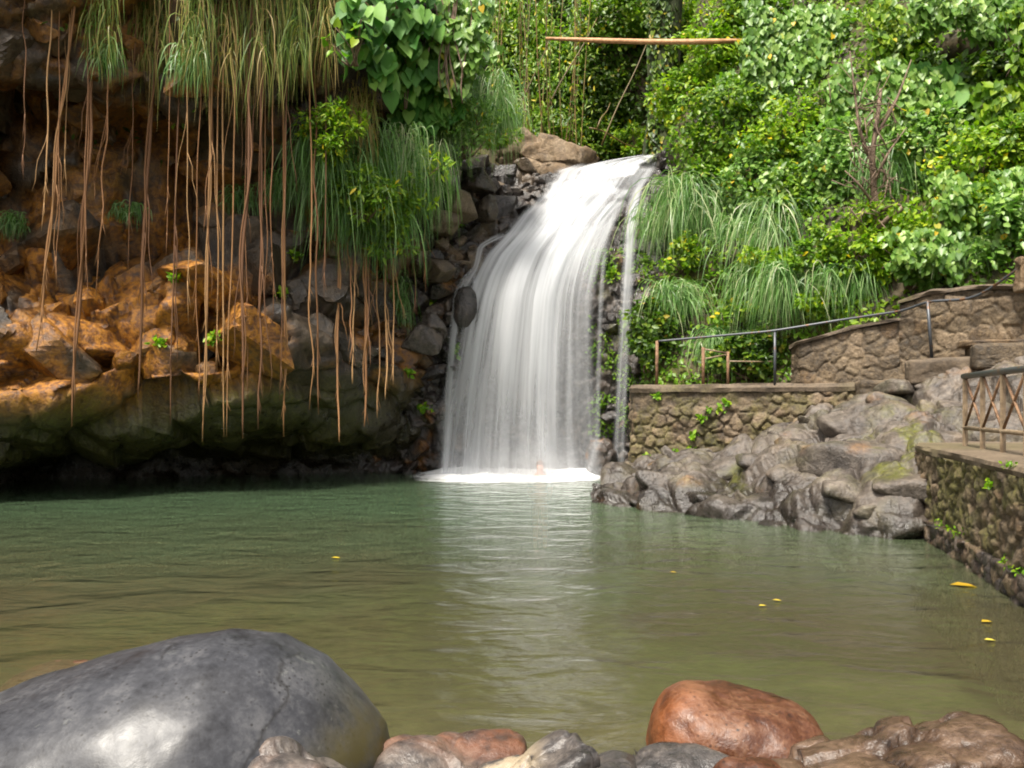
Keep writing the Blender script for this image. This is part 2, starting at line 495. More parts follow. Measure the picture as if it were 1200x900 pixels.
under = smooth(7.35, 7.6, Pf[:, 2]) * smooth(19.6, 20.2, Pf[:, 1])
disp = (g1 * .75 * side + g2 * .65 * (.4 + .6 * side) + g3 * .35) * (1 - .6 * under)
P = P + N * disp.reshape(NUF, NVF, 1)
Pf = P.reshape(-1, 3)
bl = Blocks(); rg = np.random.default_rng(15); done_ = []
for i, j in zip(rg.integers(4, NUF - 4, 5000), rg.integers(40, int(NVF * .62), 5000)):
    q_ = P[i, j]; px_ = CX + F * q_[0] / q_[1]; py_ = HY - F * (q_[2] - CZ) / q_[1]
    edge_ = np.interp(py_, [180, 200, 230, 270, 300, 340, 400, 540], [690, 655, 640, 600, 575, 545, 525, 505])
    redge = np.interp(py_, [180, 200, 230, 300, 400, 540], [785, 778, 758, 715, 705, 700])
    left_ = 470 < px_ < edge_ - 6 and 150 < py_ < 545
    right_ = redge + 8 < px_ < 800 and 180 < py_ < 545
    inside = edge_ + 30 < px_ < redge - 10 and 196 < py_ < 262 and rg.random() < .10
    if not (left_ or right_ or inside): continue
    r_ = rg.uniform(.14, .42) if left_ else rg.uniform(.12, .28)
    if any(np.linalg.norm(q_ - d_) < .72 * (r_ + e_) for d_, e_ in done_): continue
    done_.append((q_, r_))
    bl.add(q_ - N[i, j] * r_ * (.2 if left_ else .35), (r_ * rg.uniform(.9, 1.3), r_, r_ * rg.uniform(.6, 1)), int(rg.integers(1e6)), sub=3 if r_ < .3 else 4, planes=7, p=70, amt=.7, lump=.0, dmin=.5)
    if len(done_) > 190: break


def fall_attrs(Pf, c):
    pl = smooth(.1, .6, fbm(Pf / .7, 41, 4) + (c - .5) * 1.2) * smooth(-.2, -1.2, Pf[:, 0] - (Pf[:, 1] - 17.5) * .5) * smooth(2.6, 5.5, Pf[:, 2])
    orf = .55 * smooth(.25, .6, fbm(Pf / .6, 47, 4) + .5 * (c - .5)) * np.maximum(smooth(-.8, -1.5, Pf[:, 0]), smooth(1.2, 1.6, Pf[:, 0]) * .6)
    mf = smooth(0., .5, fbm(Pf / .5, 49, 3)) * smooth(1.5, 2.1, Pf[:, 0]) * smooth(.6, 1.4, Pf[:, 2]) * smooth(5, 4, Pf[:, 2])
    return {'pale': pl, 'orange': orf, 'moss': mf}


fallrock, BV_FALL = joined('rock_face', P, R_FALL, fall_attrs, c1, bl, True)
tag(fallrock, 'dark wet rock face behind the waterfall', kind='structure')

# ------------------------------------------------------------------ HILLSIDE (right) and gully behind
NUH, NVH = 200, 150
hb, _ = resample([(4.3, 20.2), (3.4, 18.6), (2.75, 17.3), (2.9, 16.5), (3.8, 15.9), (5.2, 14.9), (6.5, 13.9), (7.7, 12.8), (9.1, 11.3), (11, 9.2), (13, 5.5)], NUH)
hb = soften(hb, 10)
zr = np.linspace(-.6, 15, NVH)
P = np.zeros((NUH, NVH, 3))
setback = np.interp(zr, [-.6, 1.6, 4, 9, 15], [0, .1, .9, 3.2, 6.6])
P[..., 0] = hb[:, None, 0] + .42 * setback; P[..., 1] = hb[:, None, 1] + .9 * setback; P[..., 2] = zr
Pf = P.reshape(-1, 3)
bumpy = fbm(Pf / 1.6, 61, 4) * .75
bumpy = bumpy - 1.9 * np.exp(-(((CX + F * Pf[:, 0] / Pf[:, 1] - 1125) / 50) ** 2 + ((HY - F * (Pf[:, 2] - CZ) / Pf[:, 1] - 105) / 42) ** 2))
P[..., 0] -= .5 * bumpy.reshape(NUH, NVH); P[..., 1] -= .8 * bumpy.reshape(NUH, NVH)
hill = worldgrid_mesh('hillside', P, R_EARTH, {'cell': RNG.random(NUH * NVH) * 0 + .3, 'moss': smooth(-.1, .4, fbm(Pf / 1.0, 66, 3))})
tag(hill, 'steep overgrown hillside right of the waterfall', kind='structure')
BV_HILL = surf_bvh(P)

NUB, NVB = 160, 110
xb = np.linspace(-12, 12, NUB); zb = np.linspace(7.0, 19, NVB)
P = np.zeros((NUB, NVB, 3))
P[..., 0] = xb[:, None]; P[..., 2] = zb[None]
P[..., 1] = 24.0 + .22 * (zb[None] - 8) + .035 * (xb[:, None] - 2) ** 2 * np.where(xb[:, None] > 2, -.4, -.6)
Pf = P.reshape(-1, 3)
P[..., 1] -= (fbm(Pf / 2.2, 71, 4) * .9).reshape(NUB, NVB)
gully = worldgrid_mesh('gully_bank', P, R_EARTH, {'cell': np.full(NUB * NVB, .3), 'moss': smooth(-.2, .4, fbm(Pf / 1.2, 67, 3))})
tag(gully, 'shaded overgrown bank closing the gully behind the fall', kind='structure')
BV_GULLY = surf_bvh(P)

BVS = {'cliff': BV_CLIFF, 'fall': BV_FALL, 'hill': BV_HILL, 'gully': BV_GULLY}


def hit(px, py, which=('cliff', 'fall', 'hill', 'gully')):
    o = Vector((0, 0, CZ)); d = Vector(at(px, py, 1.0)) - o; d.normalize()
    best = None
    for k in which:
        r = BVS[k].ray_cast(o, d)
        if r[0] is not None and (best is None or r[3] < best[1]): best = (np.array(r[0]), r[3])
    return best[0] if best else at(px, py, 18.0)


# ------------------------------------------------------------------ POOL
gx = np.linspace(-20, 16, 120); gy = np.linspace(-6, 19.5, 110)
P = np.zeros((120, 110, 3)); P[..., 0] = gx[:, None]; P[..., 1] = gy[None]
dep = np.interp(gy, [-6, 1.6, 2.4, 3.4, 4.8, 7.5, 11, 19], [.15, .12, -.10, -.28, -.55, -1.2, -1.9, -2.1])
P[..., 2] = dep[None] + .12 * fbm(P.reshape(-1, 3) / .9, 81, 4).reshape(120, 110)
bed = worldgrid_mesh('ground', P, R_BED, {'cell': RNG.random(120 * 110) * .3})
tag(bed, 'stony brown bed of the pool', kind='structure')

t = NT('pool_water')
g = t.n('NewGeometry').outputs['Position']
w1 = t.noise(t.n('Mapping', ins={'Vector': g, 'Scale': (1.0, 1.7, 1)}).outputs[0], 1.5, 2, .45, .8)
w2 = t.noise(t.n('Mapping', ins={'Vector': g, 'Scale': (1.0, 2.2, 1)}).outputs[0], 6.5, 3, .55, .4)
hgt = t.math('ADD', w1, t.math('MULTIPLY', w2, .17))
nrm = t.bump(hgt, .58, .08)
murk = t.noise(g, .45, 3, .5)
sep = t.n('SeparateXYZ', ins={0: g})
nearf = t.n('MapRange', ins={0: t.math('MULTIPLY_ADD', murk, 5.0, sep.outputs[1]), 1: 8.0, 2: 14.5, 3: 0, 4: 1}).outputs[0]      # brown silt stirred up in the shallows, greener over the deep end
mcol = t.mix(nearf, (.098, .088, .046), (.112, .182, .095))
dif = t.n('BsdfDiffuse', ins={'Color': mcol})
tra = t.n('BsdfTransparent', ins={'Color': (.93, .97, .90)})
body = t.n('MixShader', ins={0: .40, 1: tra.outputs[0], 2: dif.outputs[0]})
glo = t.n('BsdfGlossy', ins={'Color': (1, 1, 1), 'Roughness': .12, 'Normal': nrm})
fr = t.n('Fresnel', ins={'IOR': 1.38, 'Normal': nrm})
ws = t.n('MixShader', ins={0: fr.outputs[0], 1: body.outputs[0], 2: glo.outputs[0]})
ab = t.n('VolumeAbsorption', ins={'Color': (.46, .72, .36), 'Density': .30})
WATER = t.done(ws.outputs[0], ab.outputs[0])
mb = MB()
mb.box((-2, 6.75, -1.6), (36, 25.5, 3.2))
water = mb.build('water', WATER, smooth_sh=False)
tag(water, 'green pool water reflecting the fall', kind='structure')

# ------------------------------------------------------------------ WATERFALL
def fall_mat(name, seed, dens, sx=9, contrast=(.40, .585)):
    t = NT(name)
    uv = t.n('UVMap').outputs[0]
    m1 = t.n('Mapping', ins={'Vector': uv, 'Location': (seed, seed * .3, 0), 'Scale': (sx, .20, 1)}).outputs[0]
    m2 = t.n('Mapping', ins={'Vector': uv, 'Location': (seed * 2, 0, 0), 'Scale': (sx * .32, .13, 1)}).outputs[0]
    m3 = t.n('Mapping', ins={'Vector': uv, 'Location': (seed * 3, 0, 0), 'Scale': (sx * 3.2, .33, 1)}).outputs[0]
    n1 = t.noise(m1, 1.0, 2, .5, .2); n2 = t.noise(m2, 1.0, 2, .5, .15); n3 = t.noise(m3, 1.0, 2, .5)
    s = t.math('ADD', t.math('MULTIPLY', n1, .40), t.math('ADD', t.math('MULTIPLY', n2, .45), t.math('MULTIPLY', n3, .15)))
    s = t.n('MapRange', ins={0: s, 1: contrast[0], 2: contrast[1], 3: 0, 4: 1}).outputs[0]
    a = t.attr('dens')
    # density lifts the streaks towards a closed sheet
    al = t.math('MULTIPLY', t.attr('edge'), t.math('ADD', t.math('MULTIPLY', s, t.math('ADD', .25, t.math('MULTIPLY', a, .5))), t.math('MULTIPLY', a, .34), clamp=True), clamp=True)
    al = t.math('MULTIPLY', al, dens, clamp=True)
    d = t.n('BsdfDiffuse', ins={'Color': (.77, .79, .82)})
    tl = t.n('BsdfTranslucent', ins={'Color': (.76, .78, .81)})
    wh = t.n('MixShader', ins={0: .35, 1: d.outputs[0], 2: tl.outputs[0]})
    tp = t.n('BsdfTransparent')
    mx = t.n('MixShader', ins={0: al, 1: tp.outputs[0], 2: wh.outputs[0]})
    return t.done(mx.outputs[0])


def sheet(name, rows, mat, parent, nu=110, nv=170, dY=0.0, bulge=.25, seed=1, edge=(.10, .10), rough=.10, tops=.06, bottoms=.0, jag=.05, hug=None, broken=False):
    """rows: (py, px_left, px_right, Y, density) -> a thin body of falling water that follows the ledges"""
    R = np.array(rows, float)
    if hug is not None:
        for r_ in R: r_[3] = min(r_[3] + .4, min(hit(r_[1] + (r_[2] - r_[1]) * f_, r_[0], ('cliff', 'fall'))[1] for f_ in (0, .5, 1)) - hug)
        R[:, 3] = soften(R[:, 3:4], 2)[:, 0]
    L = np.stack([at(r[1], r[0], r[3]) for r in R]); Rr = np.stack([at(r[2], r[0], r[3]) for r in R])
    d = np.r_[0, np.cumsum(np.linalg.norm(np.diff((L + Rr) / 2, axis=0), axis=1))]
    tt = np.linspace(0, d[-1], nv)
    Li = soften(np.stack([np.interp(tt, d, L[:, k]) for k in range(3)], 1), 14)
    Ri = soften(np.stack([np.interp(tt, d, Rr[:, k]) for k in range(3)], 1), 14)
    De = soften(np.interp(tt, d, R[:, 4])[:, None], 6)[:, 0]
    u = np.linspace(0, 1, nu)
    P = Li[None] * (1 - u)[:, None, None] + Ri[None] * u[:, None, None]
    P[..., 1] += dY - bulge * (np.sin(np.pi * u) ** .8)[:, None] * smooth(0, .25, tt / d[-1])[None]
    wid = np.linalg.norm(Ri - Li, axis=1).mean()
    Q = np.stack([np.repeat(u * wid, nv), np.tile(tt * .16, nu), np.full(nu * nv, seed)], 1)
    P[..., 1] -= (fbm(Q * [1.6, 1, 1], seed, 3) * rough * 1.6 + fbm(Q * [6, 1, 1], seed + 3, 2) * rough * .5).reshape(nu, nv)
    en = .05 + jag * (1 + vnoise(np.stack([tt * .9, tt * 0 + seed, tt * 0], 1), seed + 5))
    e = np.ones((nu, nv))
    if edge[0]: e *= smooth(0, 1, (u[:, None] - en[None] * edge[0] * 4) / (edge[0] * 1.6))
    if edge[1]: e *= smooth(0, 1, (1 - u[:, None] - en[None] * edge[1] * 4) / (edge[1] * 1.6))
    v = tt / d[-1]
    if tops: e *= smooth(0, tops, v + .5 * tops * vnoise(np.stack([u * 9, u * 0, u * 0 + seed], 1), seed))[None] if False else smooth(0, tops, v)[None]
    if bottoms: e *= (1 - smooth(1 - bottoms, 1, v))[None]
    if broken:
        Qb = np.stack([np.repeat(u * wid, nv) * 1.5, np.tile(tt, nu) * 1.1, np.full(nu * nv, seed * 1.0)], 1)
        nb = fbm(Qb, seed + 60, 3).reshape(nu, nv)
        tm = 1 - smooth(2.2, 4.0, tt)[None]
        e *= 1 - .85 * smooth(.02, .35, nb + .35 * smooth(.55, .95, u)[:, None]) * tm
        e *= 1 - .62 * smooth(.60, .86, u)[:, None] * smooth(1.6, 3.0, tt)[None] * (.6 + .4 * np.sin(u * 46))[:, None]
    uv = np.stack([np.repeat(u * wid, nv), np.tile(tt, nu)], 1)
    return mesh_np(name, P.reshape(-1, 3), grid_faces(nu, nv), mat,
                   {'dens': np.repeat(De[None], nu, 0).ravel(), 'edge': e.ravel()}, True, parent, uv)


FM1 = fall_mat('fall_water_front', 1.3, .9, 7)
FM2 = fall_mat('fall_water_back', 4.7, .8, 5)
FM3 = fall_mat('fall_water_thin', 8.1, .85, 12, (.34, .66))
wf = empty('waterfall', at(610, 560, 16.7), 'tall silky white waterfall pouring over the dark rock into the pool', 'waterfall')
wf.location = (0, 0, 0)
main_rows = [(190, 668, 776, 20.0, .35), (200, 640, 770, 19.55, .55), (224, 632, 750, 18.95, .65), (250, 604, 732, 18.3, .8), (275, 584, 722, 17.75, .85),
             (300, 558, 714, 17.33, .85), (325, 544, 708, 17.1, .75), (350, 535, 704, 16.98, .64), (400, 524, 704, 16.88, .42), (450, 514, 706, 16.8, .28), (500, 506, 709, 16.75, .22), (540, 500, 714, 16.7, .28), (563, 497, 718, 16.68, .5)]
sheet('curtain', main_rows, FM1, wf, seed=11, dY=-.05, nu=150, nv=220, edge=(.07, .07), broken=True)
back_rows = [(r[0], r[1] + 6, r[2] + 4, r[3], r[4]) for r in main_rows]
sheet('curtain', back_rows, FM2, wf, seed=23, dY=.12, nu=120, nv=200, rough=.16, broken=True)
lip_rows = [(184, 742, 780, 20.5, .55), (188, 712, 780, 20.2, .7), (196, 678, 776, 19.9, .75), (208, 650, 770, 19.4, .8), (230, 640, 754, 18.85, .8), (262, 618, 724, 18.1, .7), (290, 600, 708, 17.5, .5)]
sheet('cascade', lip_rows, FM1, wf, seed=31, dY=-.12, nv=120, tops=.02, bottoms=.3, rough=.18, broken=True)
side_rows = [(190, 754, 776, 20.1, .6), (204, 748, 768, 19.6, .7), (222, 737, 756, 19.0, .75), (245, 731, 752, 18.4, .7), (275, 727, 750, 17.8, .6), (310, 725, 748, 17.4, .5), (360, 722, 745, 17.15, .42), (420, 719, 742, 17.0, .36), (480, 716, 739, 16.9, .32), (560, 712, 736, 16.85, .3)]
sheet('side_stream', side_rows, FM3, wf, nu=40, seed=37, bulge=.06, rough=.05, edge=(.2, .2))
thin_rows = [(285, 708, 716, 17.6, .3), (310, 702, 712, 17.25, .35), (360, 699, 709, 17.05, .3), (450, 696, 706, 16.95, .25), (558, 694, 706, 16.9, .25)]
sheet('thin_stream', thin_rows, FM3, wf, nu=24, seed=39, bulge=.03, rough=.03, edge=(.25, .25), bottoms=.1)
tr_rows = [(271, 585, 606, 17.3, .7), (280, 568, 590, 17.12, .8), (288, 557, 569, 16.95, .9), (300, 556, 566, 16.9, .85), (314, 552, 563, 16.85, .7), (326, 536, 560, 16.75, .5), (345, 528, 546, 16.7, .65), (400, 523, 538, 16.6, .55), (470, 518, 533, 16.6, .4), (556, 514, 530, 16.6, .35)]
sheet('trickle', tr_rows, FM3, wf, nu=30, seed=43, bulge=.04, rough=.03, edge=(.2, .2), hug=.16)
tr2 = [(318, 546, 564, 16.75, .6), (340, 551, 568, 16.7, .6), (370, 551, 563, 16.65, .35), (430, 546, 556, 16.6, .28), (530, 540, 550, 16.6, .2)]
sheet('trickle', tr2, FM3, wf, nu=24, seed=47, bulge=.03, rough=.03, edge=(.25, .25), bottoms=.2, hug=.2)
spl = [(513, 684, 694, 16.8, .3), (516, 692, 712, 16.7, .5), (530, 690, 704, 16.62, .5), (558, 682, 696, 16.55, .4)]
sheet('splash', spl, FM3, wf, nu=30, nv=60, seed=53, bulge=.05, rough=.04, edge=(.25, .25))

# foam where the fall lands: a low churned mound of white water
t = NT('foam')
p = t.pos((1, 2, 1))
n1 = t.noise(p, 2.2, 4, .6); n2 = t.noise(p, 9, 3)
s = t.math('ADD', t.math('MULTIPLY', n1, .7), t.math('MULTIPLY', n2, .3))
al = t.math('MULTIPLY', t.attr('edge'), 1.0)
al = t.n('MapRange', ins={0: t.math('ADD', al, t.math('MULTIPLY', t.math('SUBTRACT', s, .5), 1.5)), 1: .30, 2: 1.05, 3: 0, 4: 1}).outputs[0]
d = t.n('BsdfDiffuse', ins={'Color': (.9, .91, .91)})
FOAM = t.done(t.n('MixShader', ins={0: al, 1: t.n('BsdfTransparent').outputs[0], 2: d.outputs[0]}).outputs[0])
nu, nv = 140, 50
u = np.linspace(0, 1, nu); v = np.linspace(0, 1, nv)
xL, xR = at(440, 565, 15.6)[0], at(724, 560, 16.4)[0]
P = np.zeros((nu, nv, 3))
yn = np.interp(u, [0, .15, .4, .7, .93, 1], [15.7, 15.2, 14.8, 14.9, 15.6, 16.2])
P[..., 0] = (xL + (xR - xL) * u)[:, None]
P[..., 1] = yn[:, None] * (1 - v)[None] + 17.6 * v[None]
ee = smooth(0, .35, u)[:, None] * smooth(1.0, .86, u)[:, None] * smooth(0, .55, v)[None] * 1.15
Pf = P.reshape(-1, 3)
lump = (.5 + .5 * fbm(Pf / [.5, .35, 1], 95, 4)).reshape(nu, nv)
P[..., 2] = .006 + ee * (.03 + .17 * lump) * smooth(.3, .8, v)[None]
mesh_np('foam', P.reshape(-1, 3), grid_faces(nu, nv), FOAM, {'edge': (ee * 1.0).ravel()}, True, wf)
# spray: soft mist hugging the foot of the fall, real volume
t = NT('spray')
sp_ = t.n('NewGeometry').outputs['Position']
mp_ = t.n('Mapping', ins={'Vector': t.n('VectorMath', operation='SUBTRACT', ins={0: sp_, 1: (.15, 16.5, .0)}).outputs[0], 'Scale': (1 / 1.7, 1 / .75, 1 / .85)})
ln_ = t.n('VectorMath', operation='LENGTH', ins={0: mp_.outputs[0]}).outputs['Value']
dn_ = t.n('MapRange', interpolation_type='SMOOTHSTEP', ins={0: ln_, 1: .1, 2: .97, 3: 1.5, 4: 0}).outputs[0]
vs = t.n('VolumePrincipled', ins={'Color': (1, 1, 1), 'Density': dn_})
sm = t.m
t.t.links.new(vs.outputs[0], t.out.inputs['Volume'])
bm = bmesh.new(); bmesh.ops.create_icosphere(bm, subdivisions=3, radius=1)
me = bpy.data.meshes.new('spray')
for vtx in bm.verts:
    q = vtx.co
    vtx.co = Vector((.15 + q.x * 1.72, 16.5 + q.y * .77, .02 + max(q.z, -.02) * .87))
bm.to_mesh(me); bm.free(); me.materials.append(sm)
so = bpy.data.objects.new('spray', me); COL.objects.link(so); so.parent = wf


# ------------------------------------------------------------------ ROCKS AND BOULDERS
def boulder(name, label, cat, c, rad, mat, rz=0, tilt=(0, 0), seed=1, ex=2.4, lump=.10, fac=.0, facsize=.3, strata=0, sub=6, group=None, attrs=None, warp=None, poly=0, pw=14):
    V, Fc = ico(sub)
    r = poly_dirs(V, seed + 900, poly, pw) * 1.06 if poly else (np.abs(V) ** ex).sum(1) ** (-1 / ex)
    Pn = V * r[:, None]
    if warp is not None: Pn = warp(Pn)
    rad = np.array(rad)
    Q = Pn * rad
    s = rad.mean()
    off_ = np.array([seed * 3.1, seed * 1.7, seed * .9])
    h = fbm(Q / (s * 1.1) + off_, seed, 3) * lump * 1.6 * s
    cell = np.full(len(V), .3)
    if fac:
        fh, cell, ed = facets(Q + off_, facsize, seed + 20, .4, .8, .10)
        h = h + fh * fac
    if strata:
        zc = Q[:, 2] / (.085) + 1.2 * fbm(Q / .35 + off_, seed + 4, 3) + Q[:, 0] * 1.6
        h = h + strata * s * (np.abs((zc % 1) - .5) * 2) ** 1.5 * (.4 + .6 * vnoise(Q / .3 + off_, seed + 8))
    h = h + fbm(Q / .07 + off_, seed + 2, 3) * .006
    nn = Pn / (np.array(rad)[None] ** .5); nn /= np.linalg.norm(nn, axis=1, keepdims=True)
    Q = Q + nn * h[:, None]
    ca, sa = math.cos(tilt[0]), math.sin(tilt[0])
    Q = Q @ np.array([[1, 0, 0], [0, ca, sa], [0, -sa, ca]])
    ca, sa = math.cos(tilt[1]), math.sin(tilt[1])
    Q = Q @ np.array([[ca, 0, -sa], [0, 1, 0], [sa, 0, ca]])
    ca, sa = math.cos(rz), math.sin(rz)
    Q = Q @ np.array([[ca, sa, 0], [-sa, ca, 0], [0, 0, 1]])
    at_ = {k: np.zeros(len(V)) for k in ('orange', 'moss', 'pale')}; at_['cell'] = cell
    for k, fn in (attrs or {}).items(): at_[k] = fn(Q + np.array(c))
    o = mesh_np(name, Q, Fc, mat, at_)
    o.location = tuple(map(float, c))
    return tag(o, label, cat, group)


def river_mat(name, stops, rough, bump=.25, fine=40, spots=None, spotamt=.5, ctr=2.0, spec=.5, crack=0):
    t = NT(name)
    p = t.pos()
    n1 = t.noise(p, 2.2, 5, .6); n2 = t.noise(p, fine, 5, .65); n3 = t.noise(p, 9, 4, .6)
    vv_ = t.math('ADD', t.math('MULTIPLY', n1, .4), t.math('ADD', t.math('MULTIPLY', n3, .33), t.math('MULTIPLY', n2, .27)))
    col = t.ramp(t.math('MULTIPLY_ADD', t.math('SUBTRACT', vv_, .5), ctr, .5), stops)
    if spots:
        vv = t.voro(p, fine * 1.0, 'F1')
        k = t.math('MULTIPLY', t.ramp(vv, [(.12, 1.0), (.32, 0.0)]), t.ramp(n3, [(.45, 0.0), (.62, spotamt)]))
        col = t.mix(k, col, spots)
    if crack:
        wp = t.n('VectorMath', operation='ADD', ins={0: p, 1: t.n('VectorMath', operation='SCALE', ins={0: t.n('TexNoise', ins={'Vector': p, 'Scale': 3.0, 'Detail': 4}).outputs['Color'], 'Scale': .35}).outputs[0]}).outputs[0]
        cr = t.math('MULTIPLY', t.ramp(t.voro(wp, crack, 'DISTANCE_TO_EDGE'), [(.0, 1.0), (.014, 0.0)]), t.ramp(n1, [(.46, 0.0), (.54, 1.0)]))
        col = t.mix(t.math('MULTIPLY', cr, .7), col, (.012, .011, .010))
        lich = t.math('MULTIPLY', t.ramp(t.noise(p, 16, 5, .7), [(.60, 0.0), (.66, 1.0)]), t.ramp(n1, [(.5, 0.0), (.6, .55)]))
        col = t.mix(lich, col, (.16, .165, .15))
    mo = t.math('MULTIPLY', t.attr('moss'), t.ramp(n3, [(.35, .2), (.6, 1.0)]), clamp=True)
    col = t.mix(mo, col, (.06, .05, .018))
    pa = t.math('MULTIPLY', t.attr('pale'), t.ramp(n3, [(.45, 0.0), (.55, 1.0)]), clamp=True)
    col = t.mix(pa, col, (.25, .20, .135))
    oo = t.math('MULTIPLY', t.attr('orange'), t.ramp(n3, [(.4, .2), (.6, 1.0)]), clamp=True)
    col = t.mix(oo, col, (.20, .055, .008))
    r = t.n('MapRange', ins={0: n3, 1: .3, 2: .7, 3: rough[0], 4: rough[1]}).outputs[0]
    nr = t.bump(t.math('ADD', t.math('MULTIPLY', n2, .5), n3), bump, .02)
    return t.done(t.bsdf(col, r, nr, **{'Specular IOR Level': spec}))


M_BIG = river_mat('smooth_grey_stone', [(.25, (.014, .014, .016)), (.5, (.036, .037, .042)), (.75, (.075, .075, .079))], (.30, .46), .08, 46, (.012, .011, .011), .9, 2.2, .30, 1.3)
M_RED = river_mat('rusty_stone', [(.25, (.018, .006, .003)), (.5, (.068, .023, .009)), (.75, (.14, .066, .034))], (.28, .6), .5, 42, (.014, .007, .004), 1.0, 2.6)
M_BRN = river_mat('brown_stone', [(.3, (.016, .009, .005)), (.5, (.058, .034, .020)), (.7, (.13, .083, .053))], (.16, .5), .8, 30, (.025, .016, .01), .5)
M_GRY = river_mat('small_grey_stone', [(.3, (.014, .013, .012)), (.5, (.046, .040, .037)), (.7, (.115, .098, .084))], (.22, .5), .7, 34, (.03, .022, .018), .6)
M_SUB = river_mat('drowned_stone', [(.3, (.02, .010, .006)), (.5, (.065, .026, .012)), (.7, (.12, .075, .04))], (.4, .7), .3, 20)


def big_warp(Q):
    Q = Q.copy()
    x = Q[:, 0]; X = x * 1.14 - 1.62
    top = np.interp(X, [-2.76, -2.4, -1.91, -1.5, -1.28, -1.08, -.89, -.73, -.6, -.51, -.46], [.02, .22, .385, .56, .635, .665, .63, .51, .355, .21, .08])
    ell = .68 * np.clip(1 - np.abs(x) ** 2.1, .02, 1) ** (1 / 2.1)
    Q[:, 2] *= np.clip((top + .06) / ell, .3, 1.5)
    Q[:, 1] += .22 * x
    Q[:, 2] -= .10 * np.exp(-((x - .15) / .35) ** 2 - ((Q[:, 1] + .75) / .22) ** 2) * (Q[:, 2] > 0)
    return Q


boulder('boulder', 'large smooth dark grey boulder rising from the shallow water at left', 'boulder', (-1.62, 2.98, -.06), (1.14, .68, .68), M_BIG, rz=.05,
        seed=4, ex=2.1, lump=.06, warp=big_warp, attrs={'moss': lambda q: np.maximum(smooth(-.86, -.66, q[:, 0] - .2 * q[:, 2]) * smooth(.5, .2, q[:, 2]), .8 * smooth(.17, .06, q[:, 2] - .06 * fbm(q / .2, 3, 3)))})
boulder('boulder', 'rounded rusty orange boulder at the water edge beside the ridged brown rock', 'boulder', (.905, 3.27, .10), (.36, .31, .235), M_RED, rz=-.2, tilt=(0, .13), seed=9, ex=2.5, lump=.11,
        attrs={'orange': lambda q: smooth(.85, .55, q[:, 0]) * .55})
boulder('boulder', 'long ridged brown boulder with dark hollows leaning on the rusty one', 'boulder', (1.27, 2.86, .17), (.50, .30, .21), M_BRN, rz=.10, tilt=(.1, -.03), seed=13, ex=3.4, poly=9, pw=30, lump=.06, strata=.11,
        fac=.35, facsize=.22)
boulder('boulder', 'plain reddish brown rounded boulder half behind the ridged one', 'boulder', (1.66, 2.80, .10), (.22, .24, .22), M_BRN, seed=17, ex=2.2, lump=.10)
boulder('boulder', 'low grey boulder with dark flank in front of the large smooth boulder', 'boulder', (-.66, 2.70, .11), (.40, .26, .26), M_GRY, rz=-.35, tilt=(0, .15), seed=21, ex=2.6, poly=10, pw=10, lump=.14, fac=.22, facsize=.25,
        attrs={'orange': lambda q: .12 * smooth(.0, .5, fbm(q / .12, 5, 3))})
boulder('boulder', 'flat wet reddish and blue grey rock awash at the edge', 'boulder', (-.28, 2.98, -.01), (.40, .34, .24), M_GRY, rz=.1, seed=25, ex=2.5, poly=10, pw=10, lump=.12, fac=.2, facsize=.2,
        attrs={'orange': lambda q: .45 * smooth(2.95, 3.2, q[:, 1]), 'pale': lambda q: .5 * smooth(2.9, 2.7, q[:, 1])})
boulder('boulder', 'pale cream patched rock wedged between wet grey stones', 'boulder', (.06, 2.80, .085), (.25, .22, .24), M_GRY, rz=.5, tilt=(0, -.2), seed=29, ex=2.7, poly=10, pw=10, lump=.14, fac=.28, facsize=.16,
        attrs={'pale': lambda q: smooth(.14, .02, q[:, 0])})
boulder('boulder', 'squarish grey rock with a dark crack on top', 'boulder', (.275, 2.78, .09), (.22, .22, .24), M_GRY, rz=-.1, seed=33, ex=3.2, poly=10, pw=10, lump=.10, fac=.3, facsize=.24)
boulder('boulder', 'low blue grey slab below the rusty boulder', 'boulder', (.56, 2.86, .05), (.30, .28, .26), M_GRY, rz=.2, seed=37, ex=3.0, poly=10, pw=10, lump=.09, fac=.2, facsize=.3)
boulder('boulder', 'small orange brown stone in front of the rusty boulder', 'boulder', (.80, 2.66, .14), (.18, .15, .18), M_RED, seed=41, ex=2.3, lump=.08)
boulder('boulder', 'drowned dark red boulder under the water behind the large smooth boulder', 'boulder', (-2.42, 4.62, -.33), (.62, .36, .32), M_SUB, rz=.1, seed=45, ex=2.3, lump=.12)
boulder('boulder', 'drowned brown slab under the water at the left edge', 'boulder', (-2.55, 3.85, -.27), (.55, .30, .24), M_SUB, rz=-.1, seed=49, ex=2.6, lump=.14,
        attrs={'orange': lambda q: np.full(len(q), .05)})
boulder('boulder', 'dark stone breaking the surface left of the large smooth boulder', 'boulder', (-2.30, 3.50, -.16), (.40, .22, .20), M_GRY, rz=.3, seed=53, ex=2.6, lump=.12)

